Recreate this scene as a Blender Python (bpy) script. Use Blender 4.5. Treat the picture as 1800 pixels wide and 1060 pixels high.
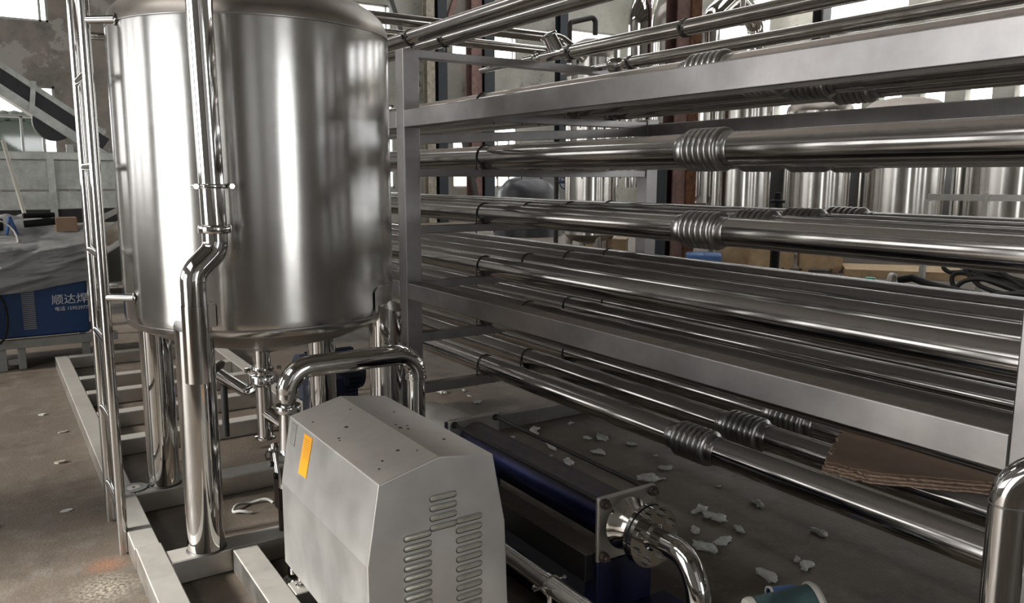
import bpy, bmesh, math, random
from mathutils import Vector, Matrix
random.seed(7)
PI = math.pi
for _o in list(bpy.data.objects): bpy.data.objects.remove(_o)
S = bpy.context.scene
COL = S.collection

# ------------------------------------------------------------------ camera
CAMP = Vector((0, 0, 1.6))
yaw, pitch, roll = math.radians(33.15), math.radians(8.8), math.radians(0.15)
fwd = Vector((math.sin(yaw)*math.cos(pitch), math.cos(yaw)*math.cos(pitch), -math.sin(pitch)))
rt = Vector((math.cos(yaw), -math.sin(yaw), 0)); up = rt.cross(fwd)
RR = rt*math.cos(roll) + up*math.sin(roll); UU = up*math.cos(roll) - rt*math.sin(roll)
cd = bpy.data.cameras.new('camera'); cam = bpy.data.objects.new('camera', cd); COL.objects.link(cam)
cam.matrix_world = Matrix(((RR.x, UU.x, -fwd.x, CAMP.x), (RR.y, UU.y, -fwd.y, CAMP.y), (RR.z, UU.z, -fwd.z, CAMP.z), (0, 0, 0, 1)))
cd.sensor_width = 36; cd.lens = 36*1415/1800; cd.clip_start = .05; cd.clip_end = 400
S.camera = cam

# ------------------------------------------------------------------ world, light, exposure
S.view_settings.view_transform = 'Standard'; S.view_settings.look = 'None'
S.view_settings.gamma = 1; S.view_settings.use_curve_mapping = False
S.view_settings.exposure = 0.0
W = bpy.data.worlds.new('overcast_sky'); S.world = W; W.use_nodes = True
nt = W.node_tree; bg = nt.nodes['Background']
bg.inputs['Color'].default_value = (.975, .99, 1.0, 1); bg.inputs['Strength'].default_value = 6.0
try:
    S.cycles.use_denoising = True; S.cycles.max_bounces = 10; S.cycles.diffuse_bounces = 5; S.cycles.glossy_bounces = 5
    S.cycles.caustics_reflective = False; S.cycles.sample_clamp_indirect = 8
except Exception: pass
def portal(loc, rot, sx, sy):
    l = bpy.data.lights.new('daylight_portal', 'AREA'); l.shape = 'RECTANGLE'; l.size = sx; l.size_y = sy
    l.cycles.is_portal = True
    o = bpy.data.objects.new('daylight_portal', l); o.location = loc; o.rotation_euler = rot; COL.objects.link(o)
XL, XR_, YB, YF, ZC = -5.0, 24.0, -8.0, 26.0, 11.6
portal((XL-.15, 2.9, 2.0), (0, -PI/2, 0), 4.0, 3.0)            # big open door
portal((XL-.15, 9.2, 2.4), (0, -PI/2, 0), 2.0, 8.0)            # window band, left wall
portal((XL-.15, 2.2, 7.3), (0, -PI/2, 0), 3.8, 7.4)
portal((2.55, YB-.15, 2.0), (PI/2, 0, 0), 2.3, 4.0)             # rear door
portal((-1.1, YB-.15, 3.3), (PI/2, 0, 0), 5.6, 4.6)
portal((11, YF+.15, 4.2), (-PI/2, 0, 0), 26, 6.5)
portal((XR_+.15, 10, 4.5), (0, PI/2, 0), 7.5, 30)

sl = bpy.data.lights.new('hazy_sun', 'SUN'); sl.energy = 9.5; sl.angle = math.radians(7); sl.color = (1, .97, .92)
so = bpy.data.objects.new('hazy_sun', sl); COL.objects.link(so)
so.rotation_euler = (-Vector((1, -.1, -.47))).to_track_quat('Z', 'Y').to_euler()
portal((15, 15, ZC+.2), (0, 0, 0), 13, 19)  # portals over the added roof openings
portal((-2, 20, ZC+.2), (0, 0, 0), 2.5, 10)

# ------------------------------------------------------------------ materials
def new_mat(n):
    m = bpy.data.materials.new(n); m.use_nodes = True
    return m, m.node_tree, m.node_tree.nodes['Principled BSDF']
def node(t, ty, **k):
    n = t.nodes.new(ty)
    for a, v in k.items(): setattr(n, a, v)
    return n
def mixc(t, fac, a, b):
    n = node(t, 'ShaderNodeMix', data_type='RGBA')
    for i, v in ((0, fac), (6, a), (7, b)):
        if isinstance(v, (int, float)): n.inputs[i].default_value = v
        elif isinstance(v, tuple): n.inputs[i].default_value = v if len(v) == 4 else (*v, 1)
        else: t.links.new(v, n.inputs[i])
    return n.outputs[2]
def mapr(t, v, a, b, c, d):
    n = node(t, 'ShaderNodeMapRange'); t.links.new(v, n.inputs[0])
    for i, x in enumerate((a, b, c, d)): n.inputs[i+1].default_value = x
    return n.outputs[0]
def mth(t, op, a, b=None):
    n = node(t, 'ShaderNodeMath', operation=op)
    for i, v in ((0, a), (1, b)):
        if v is None: continue
        if isinstance(v, (int, float)): n.inputs[i].default_value = v
        else: t.links.new(v, n.inputs[i])
    return n.outputs[0]
def noise(t, scale, det=4, rough=.6, stretch=None, obj=True):
    tc = node(t, 'ShaderNodeTexCoord'); mp = node(t, 'ShaderNodeMapping')
    t.links.new(tc.outputs['Object'], mp.inputs[0])
    if stretch: mp.inputs['Scale'].default_value = stretch
    n = node(t, 'ShaderNodeTexNoise'); n.inputs['Scale'].default_value = scale
    n.inputs['Detail'].default_value = det; n.inputs['Roughness'].default_value = rough
    t.links.new(mp.outputs[0], n.inputs[0]); return n.outputs[0]
def bump(t, p, h, strength, dist=.01):
    b = node(t, 'ShaderNodeBump'); b.inputs['Strength'].default_value = strength; b.inputs['Distance'].default_value = dist
    t.links.new(h, b.inputs['Height']); t.links.new(b.outputs[0], p.inputs['Normal'])
def steel(name, col=(.60, .58, .55), rough=.2, rvar=.06, aniso=0, rot=0, dust=0, dustcol=(.20, .165, .13), grain=None, bmp=0, mott=12, drough=.45, cvar=.1, dlo=.3, dhi=.85):
    m, t, p = new_mat(name)
    p.inputs['Metallic'].default_value = 1
    n1 = noise(t, mott, 5, .6)
    base = mixc(t, mapr(t, n1, .3, .75, 0, 1), tuple(c*(1-cvar) for c in col), tuple(min(1, c*(1+cvar)) for c in col))
    r = mapr(t, n1, .2, .8, max(.02, rough-rvar), rough+rvar)
    if dust:
        g = node(t, 'ShaderNodeNewGeometry'); sp = node(t, 'ShaderNodeSeparateXYZ'); t.links.new(g.outputs['Normal'], sp.inputs[0])
        up_ = mapr(t, sp.outputs[2], dlo, dhi, 0, 1)
        dn = noise(t, 22, 6, .7)
        d = mth(t, 'MULTIPLY', up_, mapr(t, dn, .25, .65, dust*.55, dust))
        base = mixc(t, d, base, dustcol)
        t.links.new(mth(t, 'SUBTRACT', 1.0, d), p.inputs['Metallic'])
        r = mth(t, 'ADD', r, mth(t, 'MULTIPLY', d, drough))
    t.links.new(base, p.inputs['Base Color']); t.links.new(r, p.inputs['Roughness'])
    if aniso:
        p.inputs['Anisotropic'].default_value = aniso; p.inputs['Anisotropic Rotation'].default_value = rot
        tg = node(t, 'ShaderNodeTangent', direction_type='RADIAL', axis='Z'); t.links.new(tg.outputs[0], p.inputs['Tangent'])
    if grain: bump(t, p, noise(t, grain[0], 3, .6, grain[1]), grain[2], .002)
    elif bmp: bump(t, p, noise(t, 3.5, 2, .5), bmp, .01)
    return m
def plain(name, col, rough=.6, metal=0, var=.12, scale=14, bmp=0, spec=.5):
    m, t, p = new_mat(name); n1 = noise(t, scale, 5, .65)
    t.links.new(mixc(t, mapr(t, n1, .3, .7, 0, 1), tuple(c*(1-var) for c in col), tuple(min(1, c*(1+var)) for c in col)), p.inputs['Base Color'])
    p.inputs['Roughness'].default_value = rough; p.inputs['Metallic'].default_value = metal
    p.inputs['Specular IOR Level'].default_value = spec
    if bmp: bump(t, p, n1, bmp, .01)
    return m
M = {}
M['shell'] = steel('brushed_shell_steel', (.60, .59, .575), .20, .03, aniso=.75, rot=.25, grain=(60, (1, 1, 14), .05), mott=4)
M['polish'] = steel('polished_steel', (.64, .63, .615), .07, .03, bmp=.03, mott=6)
M['pipe'] = steel('mill_pipe_steel', (.48, .46, .445), .13, .02, dust=.92, dustcol=(.175, .145, .12), drough=.1, dlo=.36, dhi=.66)
M['tube'] = steel('sanitary_tube_steel', (.60, .575, .54), .12, .03, dust=.15)
M['bell'] = steel('bellows_steel', (.40, .39, .38), .31, .015, dust=.25, drough=.0)
M['beam'] = steel('satin_box_steel', (.37, .355, .355), .34, .02, dust=.9, dustcol=(.21, .165, .13), mott=2.5, cvar=.3)
M['skid'] = steel('skid_steel', (.50, .48, .45), .38, .08, dust=.75, dustcol=(.36, .34, .30), mott=7)
M['cover'] = steel('blasted_cover_steel', (.66, .65, .635), .46, .05, dust=.6, dustcol=(.50, .42, .34), drough=.2, mott=5)
M['dome'] = steel('dusty_dome_steel', (.45, .41, .37), .34, .04, dust=.7, dustcol=(.27, .22, .175))
M['film'] = None
M['blue'] = plain('deep_blue_paint', (.003, .006, .032), .4, 0, .2)
M['wblue'] = plain('machine_blue_paint', (.006, .035, .11), .4, 0, .15)
M['motor'] = plain('motor_blue_grey_paint', (.018, .026, .045), .45)
M['black'] = plain('black_rubber', (.008, .008, .008), .6, spec=.2)
M['dark'] = plain('dark_iron', (.05, .048, .045), .5, .4)
M['rustbolt'] = plain('rusty_bolt', (.07, .052, .042), .6, .5, .35)
M['grayp'] = plain('grey_paint', (.22, .215, .20), .55)
M['pink'] = plain('faded_red_oxide_paint', (.20, .115, .10), .7, 0, .3, 5)
M['rust'] = plain('rust', (.13, .055, .022), .85, 0, .6, 9, .3)
M['bluecol'] = plain('slate_blue_paint', (.02, .026, .032), .6, 0, .2)
M['wood'] = plain('plywood', (.50, .36, .21), .75, 0, .18, 7)
M['card'] = plain('brown_cardboard', (.30, .20, .135), .85, 0, .12, 9)
M['cardedge'] = plain('torn_cardboard_edge', (.48, .34, .25), .9, 0, .35, 60, .4)
M['foam'] = plain('foam_scrap', (.52, .52, .49), .9, 0, .2, 30, .5)
M['orange'] = plain('orange_sticker', (.95, .40, .015), .6, 0, .03)
M['white'] = plain('off_white_plastic', (.62, .60, .54), .45, 0, .06)
M['teal'] = plain('dusty_teal_plastic', (.055, .10, .105), .45, 0, .2)
M['green'] = plain('mint_plastic', (.10, .42, .33), .4)
M['bluepl'] = plain('blue_plastic', (.05, .12, .30), .4)
M['red'] = plain('red_plastic', (.55, .05, .04), .4)
M['text'] = plain('white_print', (.6, .63, .66), .6, 0, .02)
M['ink'] = plain('dark_ink', (.16, .15, .14), .6, 0, .02)
M['galv'] = plain('plastic_wrapped_galvanised_steel', (.60, .62, .59), .3, .2, .25, 6, .8)
M['brown'] = plain('earthy_pipe_wrap', (.36, .32, .26), .85, 0, .35, 6)
M['tarp'] = plain('black_tarpaulin', (.03, .03, .035), .35, 0, .2, 6, .3)
M['outwall'] = plain('pale_outdoor_render', (.60, .55, .50), .8)
M['hedge'] = plain('dark_hedge', (.008, .014, .008), .9)
M['gasket'] = plain('gasket', (.01, .01, .01), .7)
M['stone'] = plain('grinding_disc_grey', (.30, .31, .30), .8)

def mat_glass():
    m, t, p = new_mat('window_glass'); t.nodes.remove(p)
    a = node(t, 'ShaderNodeBsdfTransparent'); b = node(t, 'ShaderNodeBsdfGlossy'); b.inputs['Roughness'].default_value = .05
    x = node(t, 'ShaderNodeMixShader'); x.inputs[0].default_value = .06
    t.links.new(a.outputs[0], x.inputs[1]); t.links.new(b.outputs[0], x.inputs[2])
    t.links.new(x.outputs[0], t.nodes['Material Output'].inputs[0]); return m
M['glass'] = mat_glass()
def mat_dim_glass(k=1):  # glass tinted grey to cut the daylight these panes let through
    m, t, p = new_mat('dimming_glass'); t.nodes.remove(p)
    a = node(t, 'ShaderNodeBsdfTransparent'); n1 = noise(t, 3, 5, .6)
    t.links.new(mixc(t, n1, (.78*k, .77*k, .76*k), (.68*k, .67*k, .66*k)), a.inputs[0])
    b = node(t, 'ShaderNodeBsdfGlossy'); b.inputs['Roughness'].default_value = .1
    x = node(t, 'ShaderNodeMixShader'); x.inputs[0].default_value = .06
    t.links.new(a.outputs[0], x.inputs[1]); t.links.new(b.outputs[0], x.inputs[2])
    t.links.new(x.outputs[0], t.nodes['Material Output'].inputs[0]); return m
M['dim_glass'] = mat_dim_glass(); M['dimmer_glass'] = mat_dim_glass(.42)
def mat_film():
    m, t, p = new_mat('stretch_film')
    n1 = noise(t, 7, 7, .75, (1, 1, 7)); n2 = noise(t, 3, 3, .6)
    p.inputs['Base Color'].default_value = (.88, .88, .86, 1); p.inputs['Roughness'].default_value = .1
    p.inputs['Specular IOR Level'].default_value = .9
    t.links.new(mapr(t, n2, .3, .7, .6, .92), p.inputs['Alpha'])
    bump(t, p, mth(t, 'ADD', n1, mth(t, 'MULTIPLY', noise(t, 40, 4, .7, (.5, 1, 3)), .35)), 1.0, .14); return m
M['film'] = mat_film()
def mat_floor():
    m, t, p = new_mat('worn_concrete_floor')
    a = noise(t, .55, 6, .62); b = noise(t, 6, 8, .7); c = noise(t, 70, 3, .6); d = noise(t, 1.7, 5, .7)
    base = mixc(t, mapr(t, a, .35, .65, 0, 1), (.102, .078, .056), (.165, .134, .103))
    base = mixc(t, mth(t, 'MULTIPLY', mapr(t, b, .5, .72, 0, 1), .5), base, (.26, .24, .215))
    base = mixc(t, mth(t, 'MULTIPLY', mapr(t, d, .54, .66, 0, 1), .55), base, (.045, .036, .028))
    base = mixc(t, mapr(t, c, .62, .75, 0, .35), base, (.33, .31, .28))
    # rust-coloured grit stain beside the skid
    tc = node(t, 'ShaderNodeTexCoord'); vm = node(t, 'ShaderNodeVectorMath', operation='DISTANCE'); t.links.new(tc.outputs['Object'], vm.inputs[0])
    vm.inputs[1].default_value = (.305, 3.55, 0)
    st = mth(t, 'MULTIPLY', mapr(t, vm.outputs['Value'], .01, .10, .9, 0), mapr(t, noise(t, 130, 3, .6), .45, .6, .15, 1))
    base = mixc(t, st, base, (.42, .17, .08))
    vm2 = node(t, 'ShaderNodeVectorMath', operation='DISTANCE'); t.links.new(tc.outputs['Object'], vm2.inputs[0]); vm2.inputs[1].default_value = (.275, 3.34, 0)
    base = mixc(t, mth(t, 'MULTIPLY', mapr(t, vm2.outputs['Value'], .02, .16, 1, 0), mapr(t, c, .4, .6, 0, .8)), base, (.5, .45, .36))
    t.links.new(base, p.inputs['Base Color']); t.links.new(mapr(t, b, .3, .7, .6, .85), p.inputs['Roughness'])
    h = mth(t, 'ADD', b, mth(t, 'MULTIPLY', c, .4)); bump(t, p, h, .35, .012); return m
M['floor'] = mat_floor()
def mat_wall():
    m, t, p = new_mat('peeling_concrete_wall')
    a = noise(t, .5, 6, .65); b = noise(t, 1.6, 8, .7); c = noise(t, 12, 4, .6); d = noise(t, .22, 3, .5)
    base = mixc(t, mapr(t, a, .35, .65, 0, 1), (.30, .29, .25), (.47, .46, .41))
    base = mixc(t, mapr(t, b, .60, .62, 0, .5), base, (.17, .15, .13))
    base = mixc(t, mapr(t, c, .6, .7, 0, .4), base, (.55, .54, .5))
    g = node(t, 'ShaderNodeTexCoord'); sp = node(t, 'ShaderNodeSeparateXYZ'); t.links.new(g.outputs['Object'], sp.inputs[0])
    west = mapr(t, sp.outputs[0], 2, 9, .75, 0)
    base = mixc(t, west, base, mixc(t, mapr(t, b, .42, .60, 0, 1), (.34, .28, .25), (.19, .17, .155)))
    base = mixc(t, mth(t, 'MULTIPLY', west, mapr(t, a, .54, .56, 0, .85)), base, (.55, .53, .50))
    t.links.new(base, p.inputs['Base Color']); p.inputs['Roughness'].default_value = .9
    bump(t, p, b, .3, .03); return m
M['wall'] = mat_wall()
M['roof'] = plain('dusty_roof_sheet', (.34, .315, .29), .8)
M['frame'] = plain('white_window_frame', (.55, .55, .53), .5)
M['ground'] = plain('outdoor_concrete', (.45, .44, .41), .9)

# ------------------------------------------------------------------ mesh builder
def V(*a): return Vector(a)
def frame_of(d):
    d = d.normalized(); h = V(0, 0, 1) if abs(d.z) < .9 else V(1, 0, 0)
    u = d.cross(h).normalized(); return u, d.cross(u).normalized()
class MB:
    def __init__(s): s.v = []; s.f = []
    def ring(s, c, u, w, r, n):
        b = len(s.v)
        for i in range(n):
            a = 2*PI*i/n; s.v.append(c + u*(r*math.cos(a)) + w*(r*math.sin(a)))
        return b
    def skin(s, rings, n, cap0=True, cap1=True):
        for a, b in zip(rings, rings[1:]):
            for i in range(n):
                j = (i+1) % n; s.f.append((a+i, a+j, b+j, b+i))
        if cap0: s.f.append(tuple(rings[0]+i for i in range(n))[::-1])
        if cap1: s.f.append(tuple(rings[-1]+i for i in range(n)))
    def tube(s, p, q, r, n=24, r2=None, caps=True):
        p = Vector(p); q = Vector(q); u, w = frame_of(q-p)
        s.skin([s.ring(p, u, w, r, n), s.ring(q, u, w, r if r2 is None else r2, n)], n, caps, caps); return s
    def sweep(s, pts, r, n=20, caps=True):
        pts = [Vector(p) for p in pts]; d = (pts[1]-pts[0]).normalized(); u, w = frame_of(d); rings = []
        for i, p in enumerate(pts):
            t = ((pts[min(i+1, len(pts)-1)]-pts[i]).normalized() + (pts[i]-pts[max(i-1, 0)]).normalized())
            if i == 0: t = pts[1]-pts[0]
            if i == len(pts)-1: t = pts[-1]-pts[-2]
            t.normalize(); u = (u - t*u.dot(t)).normalized(); w = t.cross(u).normalized()
            rr = r(i/(len(pts)-1)) if callable(r) else r
            rings.append(s.ring(p, u, w, rr, n))
        s.skin(rings, n, caps, caps); return s
    def lathe(s, prof, o=(0, 0, 0), ax=(0, 0, 1), n=48, cap0=False, cap1=False):
        o = Vector(o); ax = Vector(ax).normalized(); u, w = frame_of(ax)
        s.skin([s.ring(o + ax*h, u, w, max(r, .0004), n) for r, h in prof], n, cap0, cap1); return s
    def box(s, x0, x1, y0, y1, z0, z1):
        b = len(s.v)
        for x in (x0, x1):
            for y in (y0, y1):
                for z in (z0, z1): s.v.append(V(x, y, z))
        for f in ((0, 1, 3, 2), (4, 6, 7, 5), (0, 4, 5, 1), (2, 3, 7, 6), (0, 2, 6, 4), (1, 5, 7, 3)): s.f.append(tuple(b+i for i in f))
        return s
    def bar(s, p, q, w, h, upv=(0, 0, 1)):
        p = Vector(p); q = Vector(q); d = (q-p).normalized(); u = d.cross(Vector(upv)).normalized(); k = u.cross(d).normalized(); b = len(s.v)
        for c in (p, q):
            for a, e in ((-1, -1), (1, -1), (1, 1), (-1, 1)): s.v.append(c + u*(a*w/2) + k*(e*h/2))
        s.f += [(b, b+1, b+2, b+3), (b+7, b+6, b+5, b+4)] + [(b+i, b+4+i, b+4+(i+1) % 4, b+(i+1) % 4) for i in range(4)]
        return s
    def prism(s, poly, axis, a0, a1):
        b = len(s.v); n = len(poly)
        for a in (a0, a1):
            for p in poly:
                s.v.append(V(p[0], a, p[1]) if axis == 'Y' else V(a, p[0], p[1]) if axis == 'X' else V(p[0], p[1], a))
        s.f.append(tuple(b+i for i in range(n))); s.f.append(tuple(b+n+i for i in range(n))[::-1])
        for i in range(n): s.f.append((b+i, b+n+i, b+n+(i+1) % n, b+(i+1) % n))
        return s
    def hexbolt(s, c, d, r=.012, h=.012, shaft=0):
        c = Vector(c); d = Vector(d).normalized(); s.tube(c, c+d*h, r, 6)
        if shaft: s.tube(c+d*h, c+d*(h+shaft), r*.5, 8)
        return s
    def build(s, name, m, parent=None, origin=None, sharp=35, bevel=0):
        me = bpy.data.meshes.new(name); o0 = Vector(origin) if origin else V(0, 0, 0)
        me.from_pydata([tuple(v-o0) for v in s.v], [], s.f)
        bm = bmesh.new(); bm.from_mesh(me); bmesh.ops.recalc_face_normals(bm, faces=bm.faces); bm.to_mesh(me); bm.free()
        me.materials.append(M[m] if isinstance(m, str) else m)
        me.shade_smooth(); me.set_sharp_from_angle(angle=math.radians(sharp))
        o = bpy.data.objects.new(name, me); o.location = o0; COL.objects.link(o)
        if parent:
            o.parent = parent; loc = V(0, 0, 0); p = parent
            while p: loc += p.location; p = p.parent
            o.location = o0 - loc
        if bevel:
            b = o.modifiers.new('bevel', 'BEVEL'); b.width = bevel; b.segments = 2; b.limit_method = 'ANGLE'; b.harden_normals = True
        return o
def fillet(pts, R, n=9):
    pts = [Vector(p) for p in pts]; out = [pts[0]]
    for a, b, c in zip(pts, pts[1:], pts[2:]):
        d0 = (a-b).normalized(); d1 = (c-b).normalized(); ang = d0.angle(d1)
        if ang > PI-.01: continue
        t = R/math.tan(ang/2)
        t = min(t, (a-b).length*.49 if a is not pts[0] else (a-b).length*.98, (c-b).length*.49 if c is not pts[-1] else (c-b).length*.98)
        r = t*math.tan(ang/2); p0 = b+d0*t; p1 = b+d1*t; ctr = b+(d0+d1).normalized()*(r/math.sin(ang/2))
        v0 = p0-ctr; v1 = p1-ctr; th = v0.angle(v1)
        for i in range(n+1):
            k = i/n; out.append(ctr + (v0*math.sin((1-k)*th)+v1*math.sin(k*th))/math.sin(th))
    out.append(pts[-1]); return out
def thing(name, label, cat, loc=(0, 0, 0), group=None):
    o = bpy.data.objects.new(name, None); o.location = loc; o.empty_display_size = .1; COL.objects.link(o)
    o['label'] = label; o['category'] = cat
    if group: o['group'] = group
    return o
def tag(o, label, cat, group=None, kind=None):
    if label: o['label'] = label
    if cat: o['category'] = cat
    if group: o['group'] = group
    if kind: o['kind'] = kind
    return o
def struct(o): o['kind'] = 'structure'; return o

# ------------------------------------------------------------------ structure
struct(MB().box(XL, XR_, YB, YF, -.15, 0).build('floor', 'floor'))
g = MB().box(-60, 90, -60, YB-.3, -.3, -.05).box(-60, 90, YF+.3, 100, -.3, -.05).box(-60, XL-.3, YB-.3, YF+.3, -.3, -.05).box(XR_+.3, 90, YB-.3, YF+.3, -.3, -.05)
struct(g.build('yard_ground', 'ground'))
def wall(name, axis, pos, th, u0, u1, z1, holes):
    us = sorted({u0, u1, *[h[0] for h in holes], *[h[1] for h in holes]}); zs = sorted({0, z1, *[h[2] for h in holes], *[h[3] for h in holes]})
    mb = MB()
    for a, b in zip(us, us[1:]):
        run = None
        for c, d in zip(zs, zs[1:]):
            um, zm = (a+b)/2, (c+d)/2; open_ = any(h[0] < um < h[1] and h[2] < zm < h[3] for h in holes)
            if open_:
                if run: 
                    mb.box(*((a, b, pos, pos+th) if axis == 'Y' else (pos, pos+th, a, b)), run[0], run[1]); run = None
            else: run = (run[0] if run else c, d)
        if run: mb.box(*((a, b, pos, pos+th) if axis == 'Y' else (pos, pos+th, a, b)), run[0], run[1])
    return struct(mb.build(name, 'wall'))
far_h = []
for i in range(-1, 5):
    x0 = -.9 + 5.1*i
    if x0 < XL+.3: continue
    far_h += [(x0, x0+2.8, 5.72, 7.3), (x0, x0+2.8, 1.2, 4.03)]
wall('wall_far', 'Y', YF, .3, XL, XR_, ZC, far_h)
right_h = []
for i in range(24):
    y0 = 25-1.35*i
    right_h += [(y0-.75, y0, 1.6, 4.2)]
for i in range(6): right_h += [(-6+5.2*i, -3+5.2*i, 6.6, 8.0)]
wall('wall_right', 'X', XR_, .3, YB, YF, ZC, right_h)
left_h = [(1.4, 4.4, 0, 3.3)] + [(-1.5+1.9*i, .1+1.9*i, 5.4, 9.2) for i in range(4)] + [(5.2+1.32*i, 6.48+1.32*i, 1.5, 3.8) for i in range(7)]
M['wall_p'] = M['wall']; M['wall'] = plain('limewashed_wall', (.48, .46, .44), .9)
wall('wall_left', 'X', XL-.3, .3, YB, YF, ZC, left_h)
wall('wall_back', 'Y', YB-.3, .3, XL, XR_, ZC, [(1.4, 3.7, 0, 4.0), (-4, -1.9, 1, 5.6), (-1.2, .9, 1, 5.6), (9, 10.4, 2, 4.2), (12.5, 14, 2, 4.2), (17, 18.5, 2, 4.2)])
M['wall'] = M['wall_p']
roof = MB()
holes = [(x, x+1.6, y, y+4.2) for x in (9.5, 13.5, 17.5, 21) for y in (6, 11, 16, 21)] + [(-3.2, -1.2, 16, 24)]  # unseen roof openings added to brighten the far hall and its left wall
xs = sorted({XL, XR_, *[h[0] for h in holes], *[h[1] for h in holes]}); ys = sorted({YB, YF, *[h[2] for h in holes], *[h[3] for h in holes]})
for a, b in zip(xs, xs[1:]):
    for c, d in zip(ys, ys[1:]):
        if not any(h[0] < (a+b)/2 < h[1] and h[2] < (c+d)/2 < h[3] for h in holes): roof.box(a, b, c, d, ZC, ZC+.15)
struct(roof.build('ceiling', 'roof'))
for k, y in enumerate(range(-6, 26, 5)):
    tr = MB().bar((XL, y, 10.6), (XR_, y, 10.6), .14, .16).bar((XL, y, 11.45), (XR_, y, 11.45), .14, .16)
    for i in range(16): (tr.bar((XL+2*i, y, 10.6), (XL+1+2*i, y, 11.45), .08, .08).bar((XL+1+2*i, y, 11.45), (XL+2+2*i, y, 10.6), .08, .08)) if XL+2*i+2 <= XR_ else None
    o = struct(tr.build('trim_%d' % (k+1), 'dark'))
dp = MB()
for h in left_h[1:]: dp.box(XL-.2, XL-.19, h[0], h[1], h[2], h[3])
struct(dp.build('window_40', 'dim_glass'))
dq = MB()
for x in (-4, -1.2): dq.box(x, x+2.1, YB-.2, YB-.19, 1, 5.6)  # unseen back windows, added so the tank reflects a lighter tone
struct(dq.build('window_41', 'dimmer_glass'))
# window frames + panes
def window(k, x0, x1, z0, z1, mull, trans, deep=.12):
    f = MB(); y = YF+.05; t = .06
    f.box(x0, x1, y, y+deep, z0, z0+t).box(x0, x1, y, y+deep, z1-t, z1).box(x0, x0+t, y, y+deep, z0, z1).box(x1-t, x1, y, y+deep, z0, z1)
    for zt in trans: f.box(x0, x1, y, y+deep, zt-.04, zt+.04)
    for m_ in mull: f.box(m_-.03, m_+.03, y, y+deep, z0, trans[0] if trans else z1)
    o = struct(f.build('window_%d' % k, 'frame'))
    p = MB().box(x0+t, x1-t, y+.05, y+.06, z0+t, z1-t).build('pane', 'glass', o)
k = 1
for h in far_h:
    lo = h[2] < 3
    window(k, h[0], h[1], h[2], h[3], [h[0]+.9, h[1]-.85, h[1]-.35] if lo else [h[1]-.2], [3.2] if lo else []); k += 1
# outdoors beyond the far windows
o = MB().box(-14, 30, 44, 50, 0, 3.1).build('neighbouring_shed', 'outwall', None, (8, 44, 0)); tag(o, 'pale low building standing outside beyond the lower windows of the far wall', 'building')
hd = MB()
for i in range(9):
    c = V(.75+.17*i, 36+.1*(i % 3), 3.75+.05*(i % 2)); hd.lathe([(.02, -.25), (.2, -.15), (.26, .0), (.2, .16), (.02, .22)], c, n=10)
hd.box(.6, 2.2, 35.9, 36.4, 0, 3.6)
tag(hd.build('clipped_hedge', 'hedge'), 'dark green hedge outside the lower left window', 'hedge')

# ------------------------------------------------------------------ storage tank
TX, TY, TR = 1.05, 3.69, .585
tank = thing('storage_tank', 'large vertical brushed stainless tank on four polished legs at left centre', 'tank', (TX, TY, 0))
sh = MB().lathe([(TR-.03, .965), (TR-.012, .975), (TR-.002, 1.0), (TR, 1.03), (TR, 2.185), (TR-.001, 2.195)], (TX, TY, 0), n=128, ).build('shell', 'shell', tank, (TX, TY, 0), 60)
ws = MB()
for z in (1.0, 2.195): MB().lathe([(TR-.001, z-.004), (TR+.0016, z-.002), (TR+.0016, z+.002), (TR-.001, z+.004)], (TX, TY, 0), n=128).build('weld_seam', 'beam', tank, (TX, TY, 0))
dm = [(TR, 2.197), (TR-.003, 2.225), (TR-.02, 2.265), (TR-.055, 2.30), (TR-.12, 2.34), (.3, 2.41), (.15, 2.435), (.05, 2.44), (.001, 2.44)]
MB().lathe(dm, (TX, TY, 0), n=128).build('top_head', 'dome', tank, (TX, TY, 0), 60)
bt = [(TR-.03, .966), (TR-.07, .945), (.40, .895), (.20, .845), (.085, .815), (.05, .80)]
MB().lathe(bt, (TX, TY, 0), n=128).build('bottom_cone', 'dome', tank, (TX, TY, 0), 60)
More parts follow.
